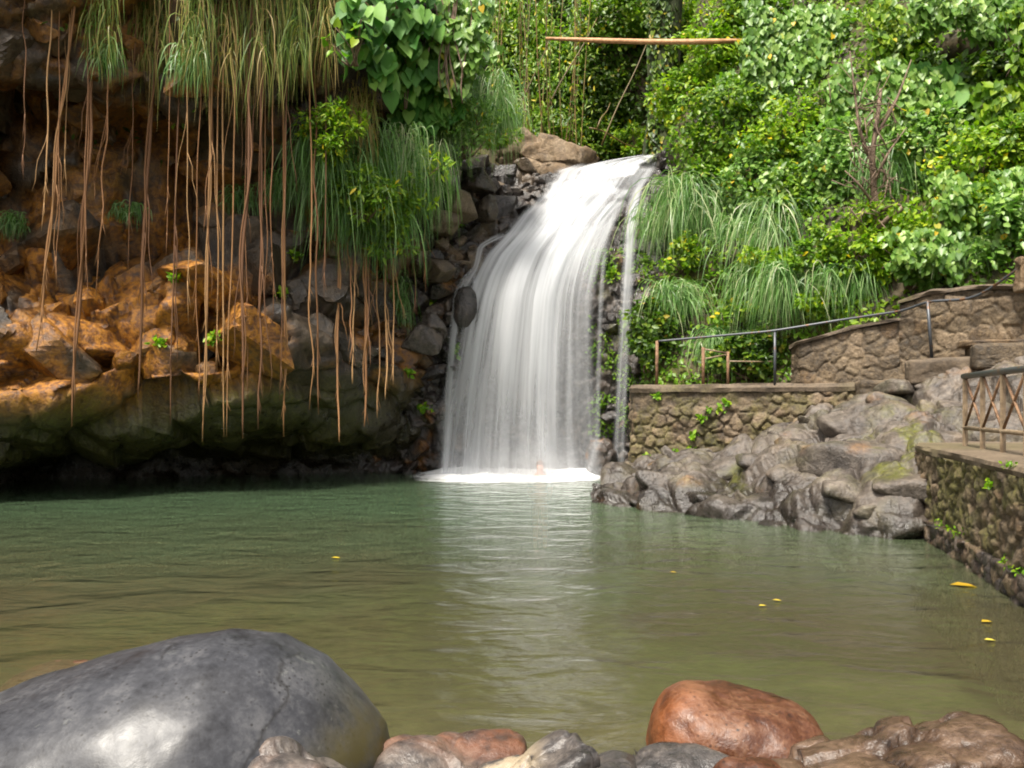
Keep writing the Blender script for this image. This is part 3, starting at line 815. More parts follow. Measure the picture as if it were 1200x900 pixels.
# rock outcrop at right: broken grey slope between the pool and the terrace
wl = [at(690, 586, 12.75), at(712, 590, 12.2), at(760, 601, 11.3), at(850, 609, 10.6), at(930, 617, 10.0), at(1000, 627, 9.35), (4.75, 9.05, 0), (5.6, 9.6, 0), (7, 9.5, 0)]
rg = [at(716, 556, 14.6), at(740, 548, 14.75), at(800, 541, 14.2), at(870, 524, 13.7), at(935, 492, 13.3), at(1018, 463, 13.0), at(1085, 446, 12.2), at(1150, 428, 11.8), at(1260, 405, 11.2)]
NUO, NVO = 330, 170
W, _ = resample([tuple(w) for w in wl], NUO); Rg, _ = resample([tuple(r) for r in rg], NUO)
W = soften(W, 6); Rg = soften(Rg, 6)
v = np.linspace(-.18, 1.25, NVO)
hv = np.where(v < 0, v * 3.2, np.where(v < 1, (.34 * (1 - np.exp(-np.clip(v, 0, 1) * 12)) + .72 * np.clip(v, 0, 1) ** 1.02), 1.0 - .1 * (v - 1)))
P = np.zeros((NUO, NVO, 3))
P[..., :2] = W[:, None, :2] * (1 - v)[None, :, None] + Rg[:, None, :2] * v[None, :, None]
P[..., 2] = np.where(v[None] < 0, hv[None] * .6, Rg[:, None, 2] * hv[None])
N = grid_normals(P)
if N[NUO // 2, NVO // 2, 2] < 0: N = -N
Pf = P.reshape(-1, 3)
o1, c1, e1 = facets(Pf * [1, 1, 1.1], 1.0, 203, .30, .55, .14)
o2, c2, e2 = facets(Pf, .42, 207, .35, .55, .16)
o3, c3, e3 = facets(Pf, .15, 211, .3, .5, .12)
def pillow(Pq, size, seed):
    Qq = Pq / size + .25 * np.stack([vnoise(Pq / size * 1.2 + k, seed + k) for k in (1, 2, 3)], 1)
    a1, a2, ci_, vv_ = worley(Qq, seed)
    ee_ = np.clip((a2 - a1) / .45, 0, 1)
    return size * (ee_ ** .55) * (.6 + .8 * cellrand(ci_, 3)), cellrand(ci_, 5), ee_
w1_, cw1, ew1 = pillow(Pf * [1, 1, 1.2], 1.45, 231)
w2_, cw2, ew2 = pillow(Pf * [1, 1, 1.2], .38, 237)
cwm = .5 * cw1 + .5 * cw2
P = P + N * ((o1 * .34 + w1_ * .20 - .04 + w2_ * .10 - .03 + o2 * .20 + o3 * .16 + .10 * fbm(Pf / .9, 33, 4)).reshape(NUO, NVO, 1))
bl = Blocks(); rg = np.random.default_rng(25); done_ = []
for i, j in zip(rg.integers(6, NUO - 60, 3000), rg.integers(22, int(NVO * .86), 3000)):
    q_ = P[i, j]; r_ = rg.uniform(.45, .85) if rg.random() < .4 else rg.uniform(.15, .4)
    if j > NVO * .68 or i < 70: r_ *= .6
    if any(np.linalg.norm(q_ - d_) < .80 * (r_ + e_) for d_, e_ in done_): continue
    done_.append((q_, r_))
    bl.add(q_ - N[i, j] * r_ * .47, (r_ * rg.uniform(1.0, 1.4), r_ * rg.uniform(.9, 1.2), r_ * rg.uniform(.44, .54)), int(rg.integers(1e6)), sub=4, planes=10, p=9, amt=.22, lump=.06)
    if len(done_) > 75: break


def outc_attrs(Pf, c):
    opx = CX + F * Pf[:, 0] / Pf[:, 1]; opy = HY - F * (Pf[:, 2] - CZ) / Pf[:, 1]
    blob = lambda cx, cy, rx, ry: np.exp(-(((opx - cx) / rx) ** 2 + ((opy - cy) / ry) ** 2))
    mo = np.clip(smooth(.0, .4, fbm(Pf / .35, 213, 4) + .1) * (blob(1060, 515, 32, 30) * 2.2 + blob(868, 560, 16, 16) * 1.3 + blob(1050, 545, 26, 18) * 1.3 + .28) - .05, 0, 1)
    return {'moss': mo, 'wet': .95 * smooth(.55, .10, Pf[:, 2] - .45 * fbm(Pf / .6, 239, 3)), 'pale': .35 * smooth(.1, .5, fbm(Pf / .5, 219, 4)) * smooth(.3, 1.2, Pf[:, 2]),
            'orange': .22 * smooth(.3, .6, fbm(Pf / .5, 223, 4))}


outc, BVS['outcrop'] = joined('rock_outcrop', P, R_GREY, outc_attrs, np.clip(cwm * 1.4, 0, 1), bl)
tag(outc, 'broken grey rock outcrop sloping from terrace wall to the water', 'rock')
# rocks at the left of the lip
boulder('boulder', 'tan weathered boulder at the lip left of the falling water', 'boulder', at(636, 192, 20.5), (1.35, .9, .62), R_TAN, rz=-.1, tilt=(0, .26), seed=61, poly=10, pw=12, ex=2.5, lump=.14, fac=.4, facsize=.5, group=None,
        attrs={'pale': lambda q: smooth(.0, .4, fbm(q / .4, 6, 3))})
boulder('boulder', 'round dark wet rock under the thin left trickle', 'boulder', hit(545, 362) + [0, .12, 0], (.30, .34, .50), R_FALL, seed=63, ex=2.2, lump=.08, sub=5)
boulder('boulder', 'wet dark rock with a reddish face at the foot of the side stream', 'boulder', at(704, 545, 17.0), (.36, .35, .62), R_FALL, seed=65, ex=2.4, lump=.12, fac=.3, facsize=.3, sub=5,
        attrs={'orange': lambda q: smooth(.1, .5, fbm(q / .3, 6, 3)) * .7})
lb = [(497, 395, 16.6, .36, 'angular dark rock between the ferny tuft and the trickle'), (540, 243, 17.2, .34, 'tan faced angular block above the left trickle'),
      (523, 262, 17.0, .30, 'pale sloping block under the grass at the cliff corner'), (571, 244, 17.7, .26, 'small grey block beside the cascade'),
      (515, 318, 16.7, .30, 'brown angular block beside the hanging grass'), (558, 214, 17.9, .33, 'dark brown block below the grassy ledge'), (512, 385, 16.7, .26, 'shiny grey block right of a yellow green sprout')]
for i, (a_, b_, Y_, r_, lab) in enumerate(lb):
    boulder('rock', lab, 'rock', at(a_, b_, Y_), (r_ * 1.15, r_, r_ * .95), R_CLIFF if i in (1, 2, 4) else R_FALL, rz=i * .7, tilt=(.2, .3 - .1 * i), seed=70 + i, ex=4.0, poly=8, pw=24, lump=.05, fac=.1, facsize=r_ * 1.3, sub=5,
            attrs={'pale': (lambda q: np.full(len(q), .5)) if i in (1, 2) else (lambda q: np.full(len(q), .1))})
boulder('rock', 'black wet rocks at the lip right of the water', 'rock', at(793, 190, 20.0), (.5, .45, .4), R_FALL, seed=88, ex=3.2, lump=.1, fac=.5, facsize=.3, sub=5)

# ------------------------------------------------------------------ MASONRY
def masonry(name, path, z0, z1, stone, seed, mat=R_WALL, depth=.045, parent=None, res=.022, moss=None, flat=1.0, earth=0):
    """a wall face with real standing stones; z0/z1 numbers or per-path-point lists"""
    pts = np.array(path, float)
    L = np.linalg.norm(np.diff(pts, axis=0), axis=1).sum()
    nu = max(20, int(L / res)); H = np.max(np.asarray(z1) - np.asarray(z0)); nv = max(12, int(H / res))
    B, s = resample(path, nu); B = soften(B, 10)
    d0 = np.r_[0, np.cumsum(np.linalg.norm(np.diff(pts, axis=0), axis=1))]
    Z0 = np.interp(s, d0, np.broadcast_to(z0, len(pts))); Z1 = np.interp(s, d0, np.broadcast_to(z1, len(pts)))
    tg = np.gradient(B, axis=0); tg /= np.linalg.norm(tg, axis=1, keepdims=True)
    nr = np.stack([tg[:, 1], -tg[:, 0]], 1)
    if (nr * -B).sum() < 0: nr = -nr
    v = np.linspace(0, 1, nv)
    Z = Z0[:, None] * (1 - v)[None] + Z1[:, None] * v[None]
    S = np.stack([np.repeat(s, nv), Z.ravel(), np.zeros(nu * nv)], 1)
    Q = S / stone * [1, 1.15, 1]
    Q[:, :2] += .18 * np.stack([vnoise(S / stone * 1.5 + 4, seed), vnoise(S / stone * 1.5 + 9, seed + 1)], 1)
    f1, f2, cid, vec = worley(Q, seed, True)
    e = np.clip((f2 - f1) / .22, 0, 1)
    tl = np.stack([cellrand(cid, 1) * 2 - 1, cellrand(cid, 2) * 2 - 1], 1)
    h = depth * (e ** .6) * (.7 + .6 * cellrand(cid, 4)) + depth * .7 * flat * (vec[:, :2] * tl).sum(1) * e + .012 * fbm(S / .06, seed + 7, 3)
    if earth:
        er = earth * smooth(.0, .3, fbm(S / .55, seed + 30, 3))
        h = h * (1 - er) + er * (.03 + .03 * fbm(S / .12, seed + 31, 3)); e = e * (1 - er)
    P = np.zeros((nu, nv, 3))
    h = h.reshape(nu, nv)
    P[..., 0] = B[:, None, 0] + nr[:, None, 0] * h; P[..., 1] = B[:, None, 1] + nr[:, None, 1] * h; P[..., 2] = Z
    cell = cellrand(cid, 6); mort = (1 - e)
    att = {'cell': np.clip(cell * .95 * e + mort * .8, 0, 1), 'pale': np.clip(.75 * smooth(.55, .95, cellrand(cid, 8)) * e, 0, 1),
           'orange': .10 * smooth(.5, 1, cellrand(cid, 9)) * e,
           'moss': (moss(P.reshape(-1, 3), S) if moss else np.zeros(nu * nv))}
    # thickness: fold the top back and drop a plain back face
    K = .30
    top = P[:, -1].copy(); bk1 = top.copy(); bk1[:, :2] = B - nr * K; bk0 = bk1.copy(); bk0[:, 2] = Z0
    G = np.concatenate([P, bk1[:, None], bk0[:, None]], 1)
    for k in att: att[k] = np.concatenate([att[k].reshape(nu, nv), np.zeros((nu, 2))], 1)
    base_ = {k: np.asarray(x).ravel() for k, x in att.items()}
    o = mesh_np(name, G.reshape(-1, 3), grid_faces(nu, nv + 2), mat, base_, True, parent)
    return o, B, nr, s, Z1


def coping(name, B, nr, z1, parent, front=.07, back=.32, th=.09, mat=R_CONC, seed=3):
    n = len(B)
    z1 = np.broadcast_to(z1, n)
    prof_ = [(front, -.0), (front + .01, th * .5), (front - .015, th - .01), (front - .05, th), (-back, th + .004), (-back, 0)]
    P = np.zeros((n, len(prof_), 3))
    for j, (o_, dz) in enumerate(prof_):
        w = .018 * vnoise(np.stack([np.arange(n) * .08, np.full(n, j * 3.), np.full(n, seed)], 1), seed)
        P[:, j, 0] = B[:, 0] + nr[:, 0] * (o_ + w); P[:, j, 1] = B[:, 1] + nr[:, 1] * (o_ + w); P[:, j, 2] = z1 + dz + w * .7
    i = np.arange(n * len(prof_)).reshape(n, -1)
    caps = [i[0][None], i[-1][::-1][None]]
    at_ = {k: np.zeros(n * len(prof_)) for k in ('orange', 'moss', 'pale')}; at_['cell'] = np.full(n * len(prof_), .35)
    at_['moss'] = np.repeat(smooth(.2, .6, fbm(np.stack([np.arange(n) * .03, np.zeros(n), np.full(n, seed)], 1), seed, 3)) * .5, len(prof_))
    return mesh_np(name, P.reshape(-1, 3), [grid_faces(n, len(prof_))] + caps, mat, at_, False, parent)


def wallthing(label, path, z0, z1, stone, seed, cat='wall', moss=None, mat=R_WALL, depth=.045, cop=True, th=.09, **kw):
    r = empty('stone_wall', (path[0][0], path[0][1], float(np.min(z0))), label, cat)
    r.location = (0, 0, 0)
    o, B, nr, s, Z1 = masonry('masonry', path, z0, z1, stone, seed, mat, depth, r, moss=moss, **kw)
    if cop: coping('coping', B, nr, Z1, r, th=th, seed=seed)
    return r, B, nr


mossn = lambda amt, z_hi: (lambda P, S: amt * smooth(.05, .45, fbm(P / .35, 5, 4) + .25) * smooth(z_hi, z_hi - .5, P[:, 2]))
wallthing('low rubble stone terrace wall with a flat concrete top above the grey rocks', [at(743, 470, 16.2)[:2], at(742.5, 470, 15.1)[:2], at(760, 470, 15.0)[:2], at(880, 470, 14.2)[:2], at(1016, 460, 13.4)[:2]],
          .1, 1.74, .22, 303, moss=mossn(.55, 2.0), th=.14, depth=.065, earth=1.0)
wallthing('curved golden brown stone wall behind the terrace with mortar joints', [(5.25, 14.75), (5.0, 14.35), at(940, 450, 13.95)[:2], at(1000, 450, 13.55)[:2], at(1060, 450, 13.15)[:2], at(1112, 440, 12.85)[:2], (7.4, 12.4)],
          1.7, [2.42, 2.5, 2.56, 2.78, 2.88, 2.9, 2.9], .27, 307, depth=.034, th=.07, flat=.5)
wallthing('taller stone wall section at the right beside the upper path', [(6.35, 13.15), at(1092, 400, 12.75)[:2], at(1150, 400, 12.1)[:2], at(1230, 400, 11.2)[:2], (9.2, 9.6)],
          1.9, [3.14, 3.26, 3.25, 3.12, 3.1], .28, 311, depth=.034, th=.07, flat=.5)

# right retaining wall by the pool with its wet footing
rw = empty('retaining_wall', (0, 0, 0), 'dark mossy retaining wall of rough stones curving along the pool', 'wall')
rpath = [(5.9, 10.8), (5.15, 10.1), (4.84, 9.5), (4.68, 8.9), (4.45, 7.95), (4.18, 7.0), (3.92, 6.1), (3.6, 4.9), (3.4, 3.4), (3.5, 1.0), (3.8, -2.5)]
_, B, nr, s_, Z1 = masonry('masonry', rpath, .2, .95, .145, 315, R_WALL, .05, rw, moss=lambda P, S: .75 * smooth(.0, .4, fbm(P / .3, 8, 4) + .25) + .0 * P[:, 2])
_, B2, nr2, s2, Z2 = masonry('footing', [(x - .06, y - .03) for x, y in rpath], -.9, .22, .16, 319, R_FALL, .05, rw)
n = len(B)
# platform: concrete slab with a worn edge
P = np.zeros((n, 6, 3))
for j, (o_, dz) in enumerate([(.05, -.002), (.065, .04), (.05, .075), (.02, .085), (-.5, .09), (-9, .10)]):
    w = .02 * vnoise(np.stack([np.arange(n) * .06, np.full(n, j * 2.), np.zeros(n)], 1), 5)
    P[:, j, 0] = B[:, 0] + nr[:, 0] * (o_ + w * (j < 4)); P[:, j, 1] = B[:, 1] + nr[:, 1] * (o_ + w * (j < 4)); P[:, j, 2] = .95 + dz
    if j == 5: P[:, j, 0] = np.maximum(P[:, j, 0], B[:, 0] + 1.6); P[:, j, 1] = B[:, 1] + .3
mesh_np('platform', P.reshape(-1, 3), grid_faces(n, 6), R_CONC, {'orange': np.zeros(n * 6), 'moss': np.repeat(.4 * smooth(0, .5, fbm(np.stack([np.arange(n) * .02, np.zeros(n), np.zeros(n)], 1), 3, 3)), 6), 'pale': np.full(n * 6, .2), 'cell': np.full(n * 6, .3)}, False, rw)


def block(name, label, c, size, rz, seed, mat, cat='step'):
    return boulder(name, label, cat, c, (size[0] / 2, size[1] / 2, size[2] / 2), mat, rz=rz, seed=seed, ex=9, lump=.03, fac=.12, facsize=.4, sub=5)


block('stone_step', 'pale worn concrete step block at the foot of the wall', at(1104, 436, 12.1), (1.0, .7, .42), -.35, 401, R_CONC)
block('stone_step', 'dark brown stone step beside the pale block', at(1040, 460, 12.9), (.95, .6, .42), -.3, 403, R_WALL)
block('stone_step', 'rough brown rock slab at the end of the path at right', at(1185, 418, 11.6), (1.1, .8, .40), -.4, 405, R_WALL)
block('stone_step', 'thin ledge stone on top of the rough brown slab', at(1172, 403, 11.75), (1.1, .6, .12), -.42, 407, R_TAN)
# terrace floor
fl = np.array([at(746, 475, 15.1), at(1016, 475, 13.4), (6.9, 12.9, 0), (12, 8.5, 0), (14, 12, 0), (6, 19, 0), (2.5, 19, 0)]); fl[:, 2] = 1.80
o = mesh_np('path', fl, np.arange(7)[None], R_CONC, {k: np.full(7, .3 if k in ('cell', 'moss') else 0) for k in ('orange', 'moss', 'pale', 'cell')}, False)
tag(o, 'terrace path behind the low wall', kind='structure')

# ------------------------------------------------------------------ RAILINGS
t = NT('painted_metal')
n_ = t.noise(t.pos(), 9, 4, .6)
METAL = t.done(t.bsdf(t.mix(t.ramp(n_, [(.55, 0.0), (.62, 1.0)]), (.06, .066, .075), (.13, .065, .03)), .42, Metallic=.3))
t = NT('rusty_post')
n_ = t.noise(t.pos(), 12, 4, .6)
RUST = t.done(t.bsdf(t.ramp(n_, [(.35, (.09, .045, .022)), (.6, (.22, .125, .065))]), .75))
t = NT('tan_rail_paint')
n_ = t.noise(t.pos(), 10, 5, .65)
TANP = t.done(t.bsdf(t.ramp(n_, [(.3, (.10, .068, .04)), (.55, (.24, .175, .11)), (.75, (.32, .25, .17))]), .55))

hr = empty('handrail', (0, 0, 0), 'grey pipe handrail climbing along the terrace and up past the walls', 'railing')
rail = [at(770, 400, 14.9), at(905, 388, 14.0), at(985, 375, 13.6), at(1060, 364, 13.0), at(1087, 353, 12.55), at(1135, 351, 12.1), at(1152, 344, 11.9), at(1200, 310, 11.3), at(1260, 280, 10.6)]
rp, _ = resample(rail, 70); rp = soften(rp, 3)
mb = MB(); mb.tube(rp, .021, 9); mb.build('rail', METAL, hr)
mb = MB(); mb.tube([rail[0] + [0, 0, .01], np.array([rail[0][0], 14.95, 1.83])], .03, 9); mb.build('post', RUST, hr)
for (px_, yt, yb, Y_) in [(908, 388, 453, 14.0), (1087, 353, 420, 12.5)]:
    a_ = at(px_, yt, Y_); b_ = a_.copy(); b_[2] = at(px_, yb, Y_)[2]
    if px_ == 1087: b_ = at(1092, 420, Y_)
    mb = MB(); mb.tube([a_, b_], .025, 9); mb.build('post', METAL, hr)
r2 = empty('railing', (0, 0, 0), 'short rusty railing with two brown posts and thin rods on the terrace', 'railing')
p1, p2, p3 = at(824, 407, 14.9), at(853, 412, 15.0), at(905, 424, 15.3)
for q, w in ((p1, .032), (p2, .028)):
    mb = MB(); mb.tube([q, np.array([q[0], q[1], 1.83])], w, 8); mb.build('post', RUST, r2)
for (a_, b_) in ((p1 + [0, 0, -.03], p2 + [0, 0, -.03]), (p1 + [0, 0, -.22], p2 + [0, 0, -.05]), (p2 + [0, 0, -.18], p3)):
    mb = MB(); mb.tube([a_, b_], .014, 6); mb.build('rod', TANP, r2)
block('concrete_post', 'short pale pillar end of the railing at the top right corner', at(1199, 322, 11.35), (.20, .20, .5), 0, 409, R_TAN, 'post')

g = empty('railing', (5.13, 9.1, 1.04), 'tan railing with crossed braces on the retaining wall platform', 'railing')
gl = lambda tt, z: np.array([5.13 - .48 * tt, 9.1 - 1.8 * tt, z]) - np.array([5.13, 9.1, 1.04])
ts = np.arange(0, 2.2, .345)
for i, tt in enumerate(ts):
    mb = MB(); mb.box((gl(tt, 1.42)), (.042, .042, .80), .26, bev=.006); mb.build('post', TANP, g, False)
mb = MB(); mb.tube([gl(-.03, 1.83), gl(ts[-1], 1.83)], .034, 8); mb.build('top_rail', METAL, g)
mb = MB(); mb.tube([gl(-.02, 1.245), gl(ts[-1], 1.245)], .024, 8); mb.build('bottom_rail', TANP, g)
for i in range(len(ts) - 1):
    for (za, zb) in ((1.27, 1.81), (1.81, 1.27)):
        mb = MB(); mb.tube([gl(ts[i] + .01, za), gl(ts[i + 1] - .01, zb)], .014, 6); mb.build('brace', RUST, g)

# ------------------------------------------------------------------ FOLIAGE
T_OVAL = (np.array([(0, 0, 0), (-.30, .38, .05), (0, .48, -.03), (.30, .38, .05), (-.20, .74, .02), (.20, .74, .02), (0, 1, -.08)]),
          np.array([(0, 2, 1), (0, 3, 2), (1, 2, 4), (2, 3, 5), (2, 6, 4), (2, 5, 6)]))
T_HEART = (np.array([(0, 0, 0), (-.30, -.16, .05), (-.46, .15, .08), (-.34, .52, .06), (0, 1.0, -.10), (.34, .52, .06), (.46, .15, .08), (.30, -.16, .05), (0, .42, -.05)]),
           np.array([(0, 8, 1), (1, 8, 2), (2, 8, 3), (3, 8, 4), (4, 8, 5), (5, 8, 6), (6, 8, 7), (7, 8, 0)]))
T_NARROW = (T_OVAL[0] * [.5, 1, 1], T_OVAL[1])




def leaves(T, pos, axis, nrm, size):
    V0, F0 = T
    y = unit(axis); z = unit(nrm - (nrm * y).sum(1, keepdims=True) * y); x = np.cross(y, z)
    s = np.asarray(size)[:, None, None]
    V = pos[:, None] + s * (V0[None, :, 0, None] * x[:, None] + V0[None, :, 1, None] * y[:, None] + V0[None, :, 2, None] * z[:, None])
    Fc = (F0[None] + (np.arange(len(pos)) * len(V0))[:, None, None]).reshape(-1, F0.shape[1])
    return V.reshape(-1, 3), Fc, len(V0)


def leaf_obj(name, T, pos, axis, nrm, size, mat, parent=None, rnd=None):
    V, Fc, k = leaves(T, pos, axis, nrm, size)
    rnd = RNG.random(len(pos)) if rnd is None else rnd
    return mesh_np(name, V, Fc, mat, {'rnd': np.repeat(rnd, k)}, True, parent)


FRONT = np.array([0, -.75, .65])


def ph_shrub(root, w, h, n, leaf, mat, T=T_OVAL, clumps=None, hang=.3, depth=.7):
    """rounded bush: clumps of leaves round a ragged ellipsoid, stems inside"""
    nc = clumps or max(8, int(14 * w * h / (.8 + leaf)))
    cc = unit(RNG.normal(size=(nc, 3))) * RNG.uniform(.45, 1.05, (nc, 1)) * [w / 2, w / 2 * depth, h / 2]
    cc[:, 1] = -np.abs(cc[:, 1]) * .8 - .05
    ci = RNG.integers(0, nc, n)
    rc = RNG.uniform(.10, .20, nc)[ci] * (w + h) / 2
    d = unit(RNG.normal(size=(n, 3)))
    pos = cc[ci] + d * (rc * RNG.uniform(.4, 1, n) ** .5)[:, None] * [1, 1, .75]
    out = unit(pos / [w / 2, w / 2, h / 2] + .0)
    nrm = unit(d * .55 + FRONT * .75 + out * .3 + RNG.normal(size=(n, 3)) * .35)
    axis = unit(d * .6 + RNG.normal(size=(n, 3)) * .6 + [0, -.25, -hang])
    size = leaf * RNG.uniform(.6, 1.25, n)
    tone = RNG.random(nc)[ci] * .35
    rnd = np.clip(RNG.random(n) ** 1.1 * .75 + tone - .05, 0, 1)
    rnd[RNG.random(n) > .990] = 1
    leaf_obj('foliage', T, pos, axis, nrm, size, mat, root, rnd)
    mb = MB()
    for k in range(min(nc, 9)):
        a_ = np.array([RNG.normal() * .05 * w, .1, -h * .42]); b_ = cc[k]
        m_ = (a_ + b_) / 2 + RNG.normal(size=3) * .06 * w
        mb.tube(resample([a_, m_, b_], 6)[0], np.linspace(.022, .006, 6) * (w ** .5), 5)
    mb.build('branches', BARK, root)


def ph_vine(root, w, h, n, leaf, mat, T=T_HEART, strands=None, lumps=.35):
    """curtain of trailing vines"""
    ns = strands or int(16 * w)
    sx = RNG.uniform(-w / 2, w / 2, ns)
    sl = h * RNG.uniform(.35, 1.0, ns) * (1 - .25 * np.abs(sx / w * 2))
    st = RNG.uniform(-.12, .05, ns) * h
    yo = lumps * vnoise(np.stack([sx * 1.5, np.zeros(ns), np.full(ns, w * 7)], 1), 3) - RNG.uniform(0, .3, ns)
    ci = RNG.choice(ns, n, p=sl / sl.sum()); q = RNG.random(n)
    arch = np.minimum(q * 3, 1)
    pos = np.stack([sx[ci] + .10 * np.sin(q * 7 + ci) + RNG.normal(size=n) * leaf * .55,
                    yo[ci] - .28 * np.sin(arch * 1.57) + RNG.normal(size=n) * leaf * .6,
                    st[ci] + .18 * np.sin(arch * np.pi) * (q < .33) - q * sl[ci]], 1)
    nrm = unit(np.array([0, -.85, .5]) + RNG.normal(size=(n, 3)) * .33)
    axis = unit(np.array([0, -.25, -1]) + RNG.normal(size=(n, 3)) * [.5, .25, .3])
    tone = RNG.random(ns)[ci] * .3
    rnd = np.clip(RNG.random(n) * .7 + tone, 0, .99); rnd[RNG.random(n) > .993] = 1
    leaf_obj('foliage', T, pos, axis, nrm, leaf * RNG.uniform(.6, 1.2, n), mat, root, rnd)
    mb = MB()
    for k in range(0, ns, 2):
        qq = np.linspace(0, 1, 9)
        mb.tube(np.stack([sx[k] + .10 * np.sin(qq * 7 + k), yo[k] - .02 + 0 * qq, st[k] - qq * sl[k]], 1), .008, 4)
    mb.build('stems', BARK, root)


def blades(n, origin_fn, length, width, spread, droop, seg=6, up=.5, side=1.0):
    """arching blades; returns V,F,k"""
    o = origin_fn(n)
    th = RNG.uniform(0, 2 * np.pi, n)
    dh = np.stack([np.cos(th) * side, np.sin(th) * .55 - .45, np.zeros(n)], 1) * spread * RNG.uniform(.3, 1.1, n)[:, None]
    L = length * RNG.uniform(.3, 1.12, n)
    ts = np.linspace(0, 1, seg + 1)
    upv = up * RNG.uniform(.4, 1.1, n)
    C = o[:, None] + L[:, None, None] * (dh[:, None] * (1.6 * ts - .6 * ts ** 2)[None, :, None])
    C[..., 2] += L[:, None] * (upv[:, None] * (ts * 1.5)[None] - (upv[:, None] * 1.0 + droop) * (ts ** 2)[None])
    C[..., 0] += .03 * np.sin(ts[None] * 5 + th[:, None] * 3) * L[:, None]
    Tn = unit(np.gradient(C, axis=1))
    sd = unit(np.cross(Tn, np.array([0, -1, .2]) + RNG.normal(size=(n, 1, 3)) * .8))
    wd = width * RNG.uniform(.6, 1.2, n)[:, None] * np.interp(ts, [0, .25, .7, 1], [.6, 1, .8, .05])[None]
    V = np.stack([C - sd * wd[..., None] / 2, C + sd * wd[..., None] / 2], 2).reshape(-1, 3)
    k = 2 * (seg + 1)
    b = np.arange(seg)
    q = np.stack([2 * b, 2 * b + 1, 2 * b + 3, 2 * b + 2], 1)
    Fc = (q[None] + (np.arange(n) * k)[:, None, None]).reshape(-1, 4)
    return V, Fc, k


def grass_obj(name, n, w, length, mat, parent=None, width=.02, spread=.45, droop=.75, up=.45, tall=.25, tone=(0, 1)):
    kc = RNG.uniform(-w / 2, w / 2, 6)
    of = lambda m: np.stack([np.where(RNG.random(m) < .6, kc[RNG.integers(0, 6, m)] + RNG.normal(size=m) * .06, RNG.uniform(-w / 2, w / 2, m)), RNG.uniform(-.12, .12, m), RNG.uniform(-.5, .5, m) * tall], 1)
    V, Fc, k = blades(n, of, length, width, spread, droop, up=up)
    r = tone[0] + (tone[1] - tone[0]) * RNG.random(n)
    return mesh_np(name, V, Fc, mat, {'rnd': np.repeat(r, k)}, True, parent)


def put(o, p, toward=.12):
    p = np.array(p, float); d = unit(np.array([0, 0, CZ]) - p)
    o.location = tuple(map(float, p + d * toward))
    return o


def m_at(px_, Y): return px_ * Y / F          # pixels -> metres at a distance


ALL = ('cliff', 'fall', 'hill', 'gully')
